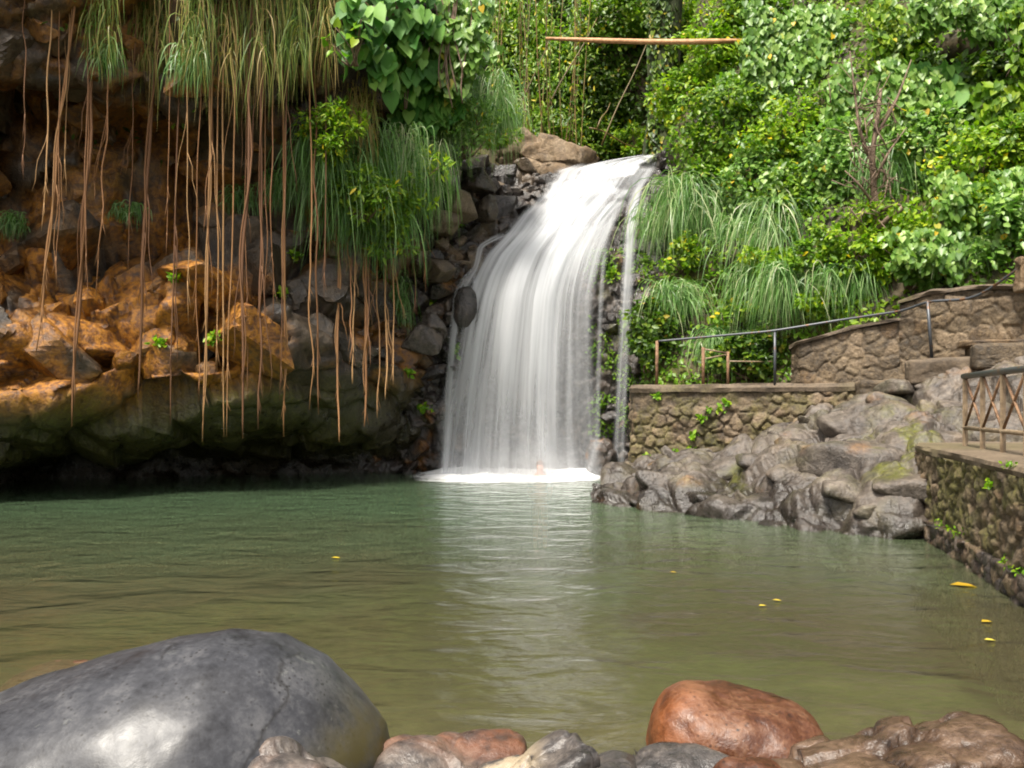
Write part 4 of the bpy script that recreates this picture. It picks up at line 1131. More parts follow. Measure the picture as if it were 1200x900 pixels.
# kind, px, py, width px, height px, palette, surface, label
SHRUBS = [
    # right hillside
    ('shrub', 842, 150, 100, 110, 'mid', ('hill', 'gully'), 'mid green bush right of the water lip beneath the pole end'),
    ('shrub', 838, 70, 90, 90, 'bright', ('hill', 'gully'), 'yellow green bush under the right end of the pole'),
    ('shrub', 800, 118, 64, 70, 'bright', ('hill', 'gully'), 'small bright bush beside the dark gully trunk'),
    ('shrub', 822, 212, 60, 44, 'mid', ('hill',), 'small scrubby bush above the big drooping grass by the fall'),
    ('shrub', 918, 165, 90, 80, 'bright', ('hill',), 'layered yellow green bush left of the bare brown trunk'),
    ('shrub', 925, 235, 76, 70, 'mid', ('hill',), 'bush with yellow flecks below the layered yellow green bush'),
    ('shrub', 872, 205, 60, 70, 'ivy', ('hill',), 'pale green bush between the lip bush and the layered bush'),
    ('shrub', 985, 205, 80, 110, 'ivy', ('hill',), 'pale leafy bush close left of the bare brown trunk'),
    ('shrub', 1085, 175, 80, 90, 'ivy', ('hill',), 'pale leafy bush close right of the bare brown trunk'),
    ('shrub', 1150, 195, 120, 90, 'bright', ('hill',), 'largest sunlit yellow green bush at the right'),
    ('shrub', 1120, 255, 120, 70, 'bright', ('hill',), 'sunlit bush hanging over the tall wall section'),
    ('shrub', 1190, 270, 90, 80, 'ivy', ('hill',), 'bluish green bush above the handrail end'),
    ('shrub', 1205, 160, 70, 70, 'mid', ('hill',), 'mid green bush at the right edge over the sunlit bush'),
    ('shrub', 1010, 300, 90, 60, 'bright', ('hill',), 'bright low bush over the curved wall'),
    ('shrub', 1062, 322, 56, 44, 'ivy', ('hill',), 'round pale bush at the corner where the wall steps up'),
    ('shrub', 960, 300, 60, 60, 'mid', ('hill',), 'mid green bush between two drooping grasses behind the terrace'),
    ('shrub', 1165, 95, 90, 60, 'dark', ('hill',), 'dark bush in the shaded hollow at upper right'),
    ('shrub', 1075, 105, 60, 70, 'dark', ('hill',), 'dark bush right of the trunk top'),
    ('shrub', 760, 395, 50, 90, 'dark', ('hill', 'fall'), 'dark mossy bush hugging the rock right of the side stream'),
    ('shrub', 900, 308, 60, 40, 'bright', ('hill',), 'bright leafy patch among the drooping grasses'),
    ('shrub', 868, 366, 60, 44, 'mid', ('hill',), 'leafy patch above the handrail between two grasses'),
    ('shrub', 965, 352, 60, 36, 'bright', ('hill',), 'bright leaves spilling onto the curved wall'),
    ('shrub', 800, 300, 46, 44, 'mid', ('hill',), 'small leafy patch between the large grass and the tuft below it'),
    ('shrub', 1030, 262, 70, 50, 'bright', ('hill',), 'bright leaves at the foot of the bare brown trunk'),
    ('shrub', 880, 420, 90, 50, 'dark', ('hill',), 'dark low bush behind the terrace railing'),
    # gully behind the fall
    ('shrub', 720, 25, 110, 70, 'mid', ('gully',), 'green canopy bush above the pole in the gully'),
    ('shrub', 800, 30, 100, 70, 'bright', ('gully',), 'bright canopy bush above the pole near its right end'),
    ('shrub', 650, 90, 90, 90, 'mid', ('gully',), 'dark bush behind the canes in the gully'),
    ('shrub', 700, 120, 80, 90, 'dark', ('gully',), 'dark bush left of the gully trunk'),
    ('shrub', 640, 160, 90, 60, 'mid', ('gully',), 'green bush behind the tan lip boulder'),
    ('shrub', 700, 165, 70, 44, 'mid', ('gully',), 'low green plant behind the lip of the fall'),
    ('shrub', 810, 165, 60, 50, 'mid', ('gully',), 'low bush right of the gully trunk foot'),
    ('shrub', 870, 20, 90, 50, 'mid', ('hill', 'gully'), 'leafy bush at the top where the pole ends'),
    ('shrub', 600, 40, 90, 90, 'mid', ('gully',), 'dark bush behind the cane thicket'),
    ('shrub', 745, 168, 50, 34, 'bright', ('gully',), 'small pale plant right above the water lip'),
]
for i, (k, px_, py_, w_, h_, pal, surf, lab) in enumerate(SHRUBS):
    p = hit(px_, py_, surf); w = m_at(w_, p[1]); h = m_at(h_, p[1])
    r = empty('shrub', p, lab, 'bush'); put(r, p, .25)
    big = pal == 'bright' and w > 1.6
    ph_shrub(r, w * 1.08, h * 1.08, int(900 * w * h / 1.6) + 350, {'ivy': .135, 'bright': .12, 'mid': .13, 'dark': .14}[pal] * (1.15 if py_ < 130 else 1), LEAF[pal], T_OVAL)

VINES = [
    (540, 14, 60, 120, 'ivy', .17, 'pale smaller leaved vine right of the large heart leaved vine'),
    (945, 22, 150, 190, 'ivy', .16, 'wide pale heart leaved vine curtain hanging at upper right'),
    (905, 60, 70, 110, 'ivy', .15, 'narrow vine tail at the left edge of the pale vine curtain'),
    (1000, 90, 70, 150, 'ivy', .14, 'vine curtain falling just left of the bare brown trunk'),
    (1062, 95, 66, 170, 'ivy', .14, 'vine curtain falling just right of the bare brown trunk'),
    (1130, 10, 150, 60, 'ivy', .14, 'pale vine roof over the shaded hollow at upper right'),
    (1195, 30, 70, 90, 'mid', .14, 'vine hanging at the top right corner'),
    (1060, 18, 80, 90, 'mid', .14, 'bright vine over the top of the bare brown trunk'),
    (1110, 90, 84, 60, 'philo', .30, 'broad round leaved plant in the shaded hollow'),
    (985, 170, 80, 120, 'ivy', .125, 'small leaved vine draped below the curtain left of the bare trunk'),
    (1098, 150, 90, 120, 'ivy', .125, 'small leaved vine draped right of the bare trunk middle'),
    (1160, 215, 130, 80, 'ivy', .12, 'small leaved vine spread over the largest sunlit bush'),
    (868, 95, 70, 120, 'ivy', .125, 'vine falling from the right end of the pole'),
    (935, 205, 80, 100, 'ivy', .12, 'vine trailing between the yellow flecked bush and the layered bush'),
    (1080, 285, 120, 50, 'ivy', .12, 'low vine mat above the corner where the wall steps up'),
    (1170, 120, 70, 70, 'mid', .16, 'trailing vine beside the broad leaved plant in the hollow'),
]
for (px_, py_, w_, h_, pal, lf, lab) in VINES:
    p = hit(px_, py_, ('hill',) if px_ > 700 else ('cliff',)); w = m_at(w_, p[1]); h = m_at(h_, p[1])
    r = empty('vine', p, lab, 'vine'); put(r, p, .45)
    ph_vine(r, w, h, int((900 if lf < .2 else 130) * w * h / 1.6) + 150, lf, LEAF[pal])

GRASSES = [
    (815, 232, 105, 95, 320, 'large pale drooping grass right of the side stream', ('hill',)),
    (775, 262, 50, 70, 130, 'small drooping grass at the edge of the fall', ('hill', 'fall')),
    (790, 345, 56, 60, 170, 'drooping grass tuft above the handrail start', ('hill',)),
    (905, 262, 70, 110, 230, 'tall drooping grass left of the bright low bush', ('hill',)),
    (930, 330, 90, 80, 240, 'drooping grass over the curved wall end', ('hill',)),
    (845, 400, 60, 60, 170, 'grass tuft behind the rusty posts', ('hill',)),
    (880, 330, 60, 80, 170, 'grass hanging behind the handrail middle', ('hill',)),
    (1045, 195, 60, 80, 150, 'dark green grass at the foot of the bare brown trunk', ('hill',)),
    (990, 325, 80, 60, 190, 'grass spilling over the top of the curved wall', ('hill',)),
    (1130, 290, 90, 50, 170, 'short grass fringe over the tall wall section', ('hill',)),
    (860, 265, 50, 60, 110, 'thin grass between the large grass and the yellow flecked bush', ('hill',)),
]
for (px_, py_, w_, h_, n_, lab, surf) in GRASSES:
    p = hit(px_, py_, surf); w = m_at(w_, p[1]); h = m_at(h_, p[1])
    o = grass_obj('grass_tuft', int(n_ * 2.6), w * .75, h * .95, LEAF['grass'], None, .017, .66, .95, .55, h * .45)
    tag(o, lab, 'grass tuft'); put(o, p, .30)

# left cliff plants
LGRASS = [
    (400, 185, 90, 120, 300, 'large drooping fern like grass in the middle of the cliff', .38),
    (440, 235, 100, 95, 300, 'broad drooping grass under the leafy cluster on the cliff', .38),
    (375, 165, 60, 70, 170, 'bright arching grass at the left shoulder of the drooping clump', .45),
    (458, 345, 56, 75, 200, 'dense green grass tuft hanging above the dark undercut', .28),
    (520, 120, 80, 90, 240, 'long pale grass fringe right of the heart leaved vine', .22),
    (565, 112, 70, 85, 260, 'pale grass spilling over the corner above the rocks', .30),
    (598, 128, 40, 50, 120, 'bright green grass tuft beside the tan lip boulder', .34),
    (500, 195, 60, 90, 170, 'yellowish grass hanging beside the angular blocks', .26),
    (470, 170, 60, 70, 150, 'grass strands below the heart leaved vine', .20),
    (130, 62, 34, 40, 80, 'small green tuft among roots near the upper left', .45),
    (225, 70, 40, 46, 90, 'green arching tuft beside the tan grass beard', .42),
    (14, 258, 34, 26, 80, 'green tuft at the left edge on a ledge', .55),
    (152, 245, 30, 24, 70, 'yellow green tuft on the orange rock', .5),
    (283, 230, 40, 34, 80, 'green tuft above the orange rock among the roots', .5),
    (328, 215, 40, 44, 90, 'green tuft left of the drooping grass clump', .42),
]
for (px_, py_, w_, h_, n_, lab, spread) in LGRASS:
    p = hit(px_, py_, ('cliff', 'fall')); w = m_at(w_, p[1]); h = m_at(h_, p[1])
    o = grass_obj('grass_tuft', int(n_ * 2.4), w * .75, h * 1.0, LEAF['grass'], None, .016, spread * 1.25, .95, .42, h * .7, (0, .8) if spread > .35 else (.1, 1))
    tag(o, lab, 'grass tuft'); put(o, p, .25)
BEARDS = [(122, 4, 40, 95, (0, .75), 'short mixed beard of green and dry grass at upper left'),
          (182, -6, 60, 150, (.35, 1), 'thick tan beard of dry grass hanging at upper left'),
          (228, 20, 46, 110, (0, .8), 'greenish beard of grass beside the thick tan one'),
          (270, 0, 40, 150, (.2, 1), 'narrow mixed grass beard between two longer ones'),
          (305, -8, 60, 160, (.1, 1), 'long green and tan grass beard in the middle of the cliff top'),
          (345, -6, 50, 145, (0, .7), 'green grass beard left of the heart leaved vine'),
          (382, 0, 36, 120, (.5, 1), 'thin tan beard of dry stems behind the heart leaved vine'),
          (425, 120, 50, 90, (.6, 1), 'dry brown stems hanging below the heart leaved vine')]
for (px_, py_, w_, h_, tone, lab) in BEARDS:
    p = hit(px_, py_ + h_ * .3, ('cliff',)); w = m_at(w_, p[1]); h = m_at(h_, p[1])
    o = grass_obj('grass_beard', int(w_ * 5.0), w * .6, h * .62, LEAF['beard'], None, .014, .30, 1.0, .22, h * .9, (tone[0] * .6, min(1, tone[1] * .85)))
    tag(o, lab, 'hanging grass'); o.location = tuple(map(float, at(px_, py_, p[1] - .35)))

p = hit(472, 60, ('cliff',))
r = empty('philodendron', p, 'large heart leaved vine draped over the cliff top', 'vine'); Yp = p[1] - .35
r.location = tuple(map(float, at(472, 2, Yp)))
n = 520
u_ = RNG.random(n); q = RNG.random(n)
lx = np.where(q < .72, -70 + 150 * u_, -20 + 90 * u_); ly = np.where(q < .72, RNG.uniform(-14, 100, n), RNG.uniform(90, 155, n))
keep = ~((lx < -35) & (ly > 75)) & ~((lx < 0) & (ly > 120) & (RNG.random(n) < .7))
lx, ly = lx[keep], ly[keep]; n = len(lx)
base_ = np.array([at(472 + a, 2 + b, hit(472 + a, max(2 + b, -5), ('cliff', 'fall'))[1] - .2 - RNG.uniform(0, .45)) for a, b in zip(lx, ly)])
base_[:, 1] = np.minimum(base_[:, 1], Yp + .6)
pos = base_ - at(472, 2, Yp)
nrm = unit(np.array([.05, -.85, .35]) + RNG.normal(size=(n, 3)) * .34); axis = unit(np.array([.05, -.35, -1]) + RNG.normal(size=(n, 3)) * [.3, .2, .15])
leaf_obj('foliage', T_HEART, pos, axis, nrm, RNG.uniform(.17, .37, n), LEAF['philo'], r)
mb = MB()
for k in range(14):
    x_ = m_at(RNG.uniform(-60, 75), Yp); qq = np.linspace(0, 1, 8)
    mb.tube(np.stack([x_ + .1 * np.sin(qq * 5 + k), .12 - .1 * qq, .3 - qq * m_at(RNG.uniform(80, 150), Yp)], 1), .014, 5)
mb.build('stems', BARK, r)

CLUST = [(475, 215, 70, 60, 'bright', .15, 'bright leafy cluster on top of the drooping grass'), (425, 230, 60, 50, 'mid', .16, 'leafy cluster left part over the drooping grass'),
         (450, 265, 60, 50, 'mid', .16, 'pale leaved cluster hanging in the drooping grass'), (392, 152, 74, 44, 'bright', .13, 'yellow green fern cluster under the cliff top'),
         (540, 150, 60, 60, 'ivy', .13, 'pale leaves in the grass fringe above the blocks'), (412, 40, 40, 60, 'sprout', .22, 'few yellow green leaves at the left of the heart leaved vine'),
         (585, 150, 40, 40, 'bright', .12, 'bright leaves beside the tan lip boulder')]
for (px_, py_, w_, h_, pal, lf, lab) in CLUST:
    p = hit(px_, py_, ('cliff', 'fall')); w = m_at(w_, p[1]); h = m_at(h_, p[1])
    r = empty('shrub', p, lab, 'bush'); put(r, p, .4 if 'fern' in lab else .85)
    ph_shrub(r, w * 1.3, h * 1.3, int(800 * w * h / (lf * 5)) + 70 if pal != 'sprout' else 16, lf, LEAF[pal], T_NARROW if pal != 'sprout' else T_HEART)

SPROUT = [(507, 352, 22, 20, 'bright sprout beside the shiny grey block'), (512, 320, 14, 16, 'yellow green sprout above another on the cliff corner'), (478, 436, 20, 14, 'bright sprout on the dark undercut below the hanging tuft'),
          (186, 402, 26, 18, 'green sprout under the roots on the tan rock'), (252, 395, 24, 24, 'leafy green sprout on the grey rock among the roots'), (205, 325, 14, 16, 'small sprout high on the orange rock'),
          (533, 410, 14, 22, 'sprout beside the thin left trickle'), (498, 478, 26, 10, 'low sprout in the dark hollow by the water'), (716, 320, 14, 24, 'sprout on the wet rock by the side stream'),
          (540, 262, 14, 14, 'yellow sprout on the pale sloping block'), (345, 300, 16, 14, 'tiny yellow leaves on the cliff left of the drooping clump'), (330, 345, 18, 12, 'tiny green leaves under the orange band')]
for (px_, py_, w_, h_, lab) in SPROUT:
    p = hit(px_, py_, ('cliff', 'fall')); w = m_at(w_, p[1]); h = m_at(h_, p[1])
    n = 34
    pos = RNG.normal(size=(n, 3)) * [w * .16, .04, h * .16]
    o = leaf_obj('sprout', T_OVAL, pos, unit(RNG.normal(size=(n, 3)) + [0, -.5, .2]), unit(FRONT + RNG.normal(size=(n, 3)) * .4), RNG.uniform(.08, .15, n), LEAF['sprout'])
    tag(o, lab, 'plant'); put(o, p, .08)
# little plants rooted in the walls
bvw = {}
for o_ in list(scene.objects):
    if o_.name.startswith(('masonry', 'footing', 'coping', 'platform')):
        me = o_.data
        bvw[o_.name] = BVHTree.FromPolygons([v.co[:] for v in me.vertices], [p_.vertices[:] for p_ in me.polygons])
BVS.update(bvw)
WALLP = [(770, 465, 9, 4, 'tiny plant under the terrace wall coping'), (843, 478, 12, 8, 'yellow green weed high on the terrace wall'), (822, 491, 8, 6, 'weed in the middle of the terrace wall'), (852, 472, 7, 5, 'small yellow weed beside the high wall weed'),
         (812, 511, 8, 6, 'weed low on the terrace wall'), (808, 526, 10, 6, 'weed just above the grey rocks on the terrace wall'), (762, 536, 8, 5, 'weed at the foot of the terrace wall'), (790, 531, 8, 5, 'weed between two others at the terrace wall foot'),
         (1186, 545, 12, 9, 'green weed under the platform edge on the retaining wall'), (1160, 568, 9, 10, 'weed in the face of the retaining wall'), (830, 480, 6, 5, 'tiny weed left of the high wall weed')]
for (px_, py_, w_, h_, lab) in WALLP:
    p = hit(px_, py_, tuple(bvw)); w = m_at(w_, p[1]); h = m_at(h_, p[1])
    n = 22
    pos = RNG.normal(size=(n, 3)) * [w * .24, .03, h * .24]
    o = leaf_obj('weed', T_OVAL, pos, unit(RNG.normal(size=(n, 3)) + [0, -.6, .1]), unit(FRONT + RNG.normal(size=(n, 3)) * .4), RNG.uniform(.05, .09, n) * p[1] / 14 * 1.25, LEAF['sprout'])
    tag(o, lab, 'plant'); put(o, p, .03)
# moss cushion along the footing ledge
n = 900
i_ = RNG.integers(20, len(B) - 20, n)
i_ = i_[vnoise(np.stack([i_ * .035, i_ * 0., i_ * 0.], 1), 77) > -.15]; n = len(i_)
pos = np.stack([B[i_, 0] + nr[i_, 0] * RNG.uniform(.02, .10, n), B[i_, 1] + nr[i_, 1] * RNG.uniform(.02, .10, n), .235 + RNG.normal(size=n) * .025], 1)
o = leaf_obj('moss', T_OVAL, pos, unit(RNG.normal(size=(n, 3)) + [0, 0, .2]), unit(np.array([-.4, -.2, .8]) + RNG.normal(size=(n, 3)) * .4), RNG.uniform(.02, .05, n), LEAF['sprout'])
tag(o, 'bright green moss strip along the ledge of the retaining wall', 'moss', kind='stuff')


# ground cover on the slopes (nobody could count it)
def cover(name, obj, n, size, mat, label, cond=None, T=T_OVAL, lift=.08, outward=None):
    me = obj.data
    V = np.zeros(len(me.vertices) * 3, np.float32); me.vertices.foreach_get('co', V); V = V.reshape(-1, 3)
    ls = np.zeros(len(me.polygons), np.int32); lt = ls.copy(); me.polygons.foreach_get('loop_start', ls); me.polygons.foreach_get('loop_total', lt)
    lv = np.zeros(len(me.loops), np.int32); me.loops.foreach_get('vertex_index', lv)
    Q = lv[ls[lt == 4][:, None] + np.arange(4)]
    A = V[Q]; cen = A.mean(1)
    ar = np.linalg.norm(np.cross(A[:, 2] - A[:, 0], A[:, 3] - A[:, 1]), axis=1)
    w = ar * (cond(cen) if cond else 1.0); w = w / w.sum()
    k = RNG.choice(len(Q), n, p=w)
    uv = RNG.random((n, 2))
    pos = (A[k, 0] * (1 - uv[:, :1]) + A[k, 1] * uv[:, :1]) * (1 - uv[:, 1:]) + (A[k, 3] * (1 - uv[:, :1]) + A[k, 2] * uv[:, :1]) * uv[:, 1:]
    pos = pos + np.array([0, -1, .3]) * (lift * RNG.uniform(0, 2.2, n))[:, None]
    nrm = unit(FRONT + RNG.normal(size=(n, 3)) * .5); axis = unit(np.array([0, -.3, -.6]) + RNG.normal(size=(n, 3)) * .7)
    tone = .5 + .5 * fbm(pos / .8, 19, 3)
    o = leaf_obj(name, T, pos, axis, nrm, size * RNG.uniform(.6, 1.3, n), mat, None, np.clip(tone * .7 + RNG.random(n) * .35 - .05, 0, .97))
    return tag(o, label, 'undergrowth', kind='stuff')


def invx(c, x0=620, x1=1560):
    px_ = CX + F * c[:, 0] / c[:, 1]; py_ = HY - F * (c[:, 2] - CZ) / c[:, 1]
    return ((px_ > x0) & (px_ < x1) & (py_ > -60) & (py_ < 470)).astype(float)


cover('undergrowth', hill, 26000, .12, LEAF['mid'], 'leafy undergrowth covering the right hillside', lambda c: invx(c) * (c[:, 2] > 1.7) * smooth(-.55, .2, fbm(c / 1.3, 111, 3)))
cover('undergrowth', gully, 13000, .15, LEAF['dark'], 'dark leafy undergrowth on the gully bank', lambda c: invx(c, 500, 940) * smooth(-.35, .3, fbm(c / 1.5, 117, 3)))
cover('undergrowth', fallrock, 2200, .09, LEAF['mid'], 'mossy leaves clinging to the rock right of the fall', lambda c: (c[:, 0] > 1.65) * (c[:, 0] < 3.2) * (c[:, 2] > .8) * (c[:, 2] < 5) * smooth(-.1, .35, fbm(c / .5, 121, 3) + .35 * smooth(2.2, 2.7, c[:, 0])) , lift=.03)
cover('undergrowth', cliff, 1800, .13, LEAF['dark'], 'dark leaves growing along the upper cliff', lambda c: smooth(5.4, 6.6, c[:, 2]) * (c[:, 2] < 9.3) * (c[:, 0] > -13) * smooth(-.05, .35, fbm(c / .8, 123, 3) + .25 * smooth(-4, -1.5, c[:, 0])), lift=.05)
cover('undergrowth', fallrock, 900, .12, LEAF['mid'], 'low plants behind the lip of the fall', lambda c: (c[:, 1] > 20.6) * 1.0, lift=.05)

# ------------------------------------------------------------------ AERIAL ROOTS
ROOTS = [  # px at top, px at bottom, py bottom, width px
    (62, 50, 262, 3), (92, 42, 412, 5), (118, 85, 500, 6), (104, 100, 360, 2.5), (134, 113, 350, 3), (128, 137, 148, 3), (188, 160, 466, 6.5), (178, 158, 512, 2),
    (214, 200, 498, 3.5), (224, 212, 486, 3), (160, 150, 320, 2), (82, 78, 230, 2), (236, 230, 470, 2.5), (252, 238, 518, 4.5), (256, 255, 436, 3), (264, 262, 512, 3.5),
    (279, 265, 512, 3), (295, 285, 514, 6), (286, 290, 470, 2.5), (303, 305, 503, 5), (312, 311, 420, 2.5), (328, 334, 512, 5), (340, 327, 470, 2.5), (360, 365, 480, 3.5), (368, 372, 486, 4),
    (378, 386, 425, 3), (393, 397, 518, 5), (396, 400, 460, 3), (404, 411, 420, 2.5), (420, 413, 450, 2.5), (434, 425, 500, 6), (430, 434, 430, 2.5), (446, 452, 468, 3.5), (440, 444, 490, 2.5), (458, 462, 450, 3), (484, 486, 366, 3),
    (502, 497, 330, 2), (175, 183, 250, 2), (200, 195, 300, 2), (142, 140, 430, 2.5), (218, 221, 380, 2), (272, 275, 400, 2), (320, 318, 380, 2.5), (350, 349, 400, 2), (384, 380, 350, 2.5), (148, 126, 300, 2), (70, 66, 330, 2), (30, 24, 200, 2), (244, 247, 350, 2), (410, 404, 352, 3)]
ordw = ['first', 'second', 'third', 'fourth', 'fifth', 'sixth', 'seventh', 'eighth', 'ninth', 'tenth', 'eleventh', 'twelfth', 'thirteenth', 'fourteenth', 'fifteenth', 'sixteenth', 'seventeenth', 'eighteenth', 'nineteenth', 'twentieth']
ROOTS = [r_ for k_, r_ in enumerate(ROOTS) if not (r_[3] <= 3 and 120 < r_[0] < 420 and k_ % 2)]
ordw += ['twenty ' + x for x in ordw[:9]] + ['thirtieth'] + ['thirty ' + x for x in ordw[:9]] + ['fortieth'] + ['forty ' + x for x in ordw[:9]] + ['fiftieth'] + ['fifty ' + x for x in ordw[:9]] + ['sixtieth'] + ['sixty ' + x for x in ordw[:9]] + ['seventieth'] + ['seventy ' + x for x in ordw[:9]] + ['eightieth'] + ['eighty ' + x for x in ordw[:9]]
ROOTS.sort(key=lambda r: r[1])
for i, (xt, xb, yb, wpx) in enumerate(ROOTS):
    Ys = [hit(xt + (xb - xt) * k, -6 + (yb + 6) * k, ('cliff', 'fall'))[1] for k in np.linspace(0, 1, 9)]
    Yr = min(min(Ys[1:]) - .12, min(Ys[:1]) + .4)
    a_ = at(xt, -40, Yr); b_ = at(xb, yb, Yr)
    if xt >= 388:                              # these grow out of the rock under the drooping grass
        ty_ = RNG.uniform(200, 250); a_ = at(xt * .4 + xb * .6, ty_, max(Yr, hit(xt * .4 + xb * .6, ty_, ('cliff', 'fall'))[1] + .1))
    m = 26
    q = np.linspace(0, 1, m)
    pts = a_[None] * (1 - q)[:, None] + b_[None] * q[:, None]
    sd = RNG.uniform(0, 9)
    wv = np.stack([vnoise(np.stack([q * RNG.uniform(3, 9) + sd, q * 0, q * 0 + i], 1), 1), vnoise(np.stack([q * 5 + sd, q * 0 + 3, q * 0 + i], 1), 2)], 1) * RNG.uniform(.015, .05) * (q * (1.3 - q) * 3)[:, None]
    pts[:, 0] += wv[:, 0]; pts[:, 1] += wv[:, 1]
    rad = m_at(wpx, Yr) / 2 * .60 * np.interp(q, [0, .6, .9, 1], [.8, 1, .75, .35])
    tone = RNG.random() ** 1.3
    mb = MB(); mb.tube(pts, rad, 6, tone)
    if wpx > 3.2:       # twisted companion strand and frayed end
        for k in range(1 if wpx > 4.2 else 0):
            ph = RNG.uniform(0, 6); qq = q
            r2_ = m_at(wpx, Yr) * .55
            e_ = pts + np.stack([np.cos(qq * 16 + ph) * r2_, -np.abs(np.sin(qq * 16 + ph)) * r2_ * .6, 0 * qq], 1)
            st = int(RNG.integers(0, 9)); en = int(RNG.integers(17, m))
            mb.tube(e_[st:en], m_at(wpx, Yr) * .2 * np.sin(np.linspace(.08, 3.06, en - st)) ** .5, 5, min(1, tone + .15))
    for k in range(int(RNG.integers(0, 3))):                       # forks that wander off
        st = int(RNG.integers(5, 17)); ln = int(RNG.integers(5, 9)); qq = np.linspace(0, 1, ln)
        f_ = pts[st:st + ln] + np.stack([RNG.choice([-1, 1]) * RNG.uniform(.06, .22) * qq ** .8 + .02 * np.sin(qq * 9), -RNG.uniform(0, .08) * qq, 0 * qq], 1)
        mb.tube(f_, np.linspace(rad[st] * .6, .004, ln), 4, tone)
    for k in range(int(2 + wpx)):
        st = int(RNG.integers(m - 8, m - 2)); L_ = RNG.uniform(.15, .45)
        f_ = pts[st] + np.stack([RNG.uniform(-.07, .07) * np.linspace(0, 1, 5) ** 1.5, RNG.uniform(-.04, .02) * np.linspace(0, 1, 5), -L_ * np.linspace(0, 1, 5)], 1)
        mb.tube(f_, np.linspace(.008, .003, 5), 4, tone)
    o = mb.build('aerial_root', ROOT)
    thick = 'thick' if wpx >= 5 else ('thin' if wpx < 3 else 'slender')
    where = 'ending high on the cliff' if yb < 300 else ('ending before the orange rock' if yb < 440 else 'frayed tip over the dark undercut')
    tag(o, f'{thick} tan root, {ordw[i]} from left, {where}', 'root', 'aerial roots hanging from the cliff')

# ------------------------------------------------------------------ TREES, CANES, POLE
tr = empty('tree', at(772, 185, 22.3), 'dark vine covered tree trunk standing in the shaded gully', 'tree')
base_p = at(772, 190, 22.3)
mb = MB()
q = np.linspace(0, 1, 22)
pts = np.stack([.10 * np.sin(q * 4) + .15 * q, 0 * q, -.25 + q * 8.2], 1)
V, Fq = tube_np(pts, np.interp(q, [0, .15, .5, 1], [.55, .42, .44, .5]), 18)
V = V + unit(V - np.array([0, 0, 1.0]) * V[:, 2:3]) * (fbm(V / [.3, .3, 1.5], 9, 3) * .12)[:, None]
mb.add(V, Fq)
for (dx, z0_, z1_) in ((-1.6, 4.2, 7.5), (1.5, 4.6, 7.2), (.6, 5.2, 8.5)):
    mb.tube(resample([(0.1, 0, z0_), (dx * .5, -.3, (z0_ + z1_) / 2), (dx, -.5, z1_)], 8)[0], np.linspace(.18, .06, 8), 8)
tr.location = tuple(map(float, base_p))
mb.build('trunk', DBARK, tr)
n = 1500
cc = np.array([(-1.8, -.6, 6.2), (-.8, -.9, 6.6), (.2, -.8, 7.0), (1.4, -.6, 6.4), (2.2, -.4, 7), (-2.6, -.4, 7.2), (0, -.2, 8)])
ci = RNG.integers(0, len(cc), n); d = unit(RNG.normal(size=(n, 3)))
pos = cc[ci] + d * RNG.uniform(.2, 1, (n, 1)) ** .6 * [.95, .8, .7]
leaf_obj('crown', T_OVAL, pos, unit(RNG.normal(size=(n, 3)) + [0, -.3, -.5]), unit(FRONT + RNG.normal(size=(n, 3)) * .5), RNG.uniform(.12, .24, n), LEAF['mid'], tr)
n = 700
zz_ = RNG.uniform(0, 6, n); th = RNG.uniform(-2.6, -.5, n)
pos = np.stack([.5 * np.cos(th) + .05, .5 * np.sin(th), zz_], 1)
leaf_obj('ivy', T_HEART, pos, unit(np.array([0, -.3, -1]) + RNG.normal(size=(n, 3)) * .3), unit(np.stack([np.cos(th), np.sin(th), .4 + 0 * th], 1) + RNG.normal(size=(n, 3)) * .3), RNG.uniform(.1, .18, n), LEAF['dark'], tr)

pt = hit(1028, 262, ('hill',)); Yt = pt[1] - .5
tb = at(1027, 262, Yt)
tr2 = empty('tree', tb, 'bare brown shrub trunk rising through the pale vines', 'tree')
tr2.location = tuple(map(float, tb))
rel = lambda px_, py_, dy=0: at(px_, py_, Yt + dy) - tb
mb = MB()
mb.tube(soften(resample([rel(1030, 275), rel(1024, 225), rel(1022, 180, -.1), rel(1028, 140, -.15), rel(1032, 105, .15)], 24)[0], 2), np.interp(np.linspace(0, 1, 24), [0, .3, 1], [.075, .055, .03]), 9)
mb.build('trunk', BARK, tr2)
for br in ([rel(1022, 190), rel(1008, 160, -.2), rel(1003, 120, -.1), rel(996, 60)], [rel(1026, 160), rel(1050, 120, -.2), rel(1068, 70)], [rel(1024, 215), rel(1040, 180, -.2), rel(1062, 150, -.1)], [rel(1024, 240), rel(1006, 215, -.25), rel(990, 200, -.1)], [rel(1028, 250), rel(1050, 238, -.3), rel(1068, 246, -.3)]):
    mb = MB(); mb.tube(soften(resample(br, 12)[0], 2) , np.linspace(.035, .010, 12), 6); mb.build('branch', BARK, tr2)
mb = MB()
for k in range(100):
    a_ = rel(1020 + RNG.normal() * 15, RNG.uniform(110, 262), -.05 - .3 * RNG.random()); b_ = a_ + RNG.normal(size=3) * [.22, .12, .34]
    mb.tube([a_, (a_ + b_) / 2 + RNG.normal(size=3) * .04, b_], [.012, .01, .005], 4)
mb.build('twigs', BARK, tr2)
# two leaning sticks
mb = MB(); a_ = at(1058, 243, Yt - .35); b_ = at(1028, 268, Yt - .1); mb.tube([a_, (a_ + b_) / 2 + [0, 0, .02], b_], .05, 7); tag(mb.build('branch_stub', BARK), 'short broken pale branch at the foot of the bare trunk', 'branch')

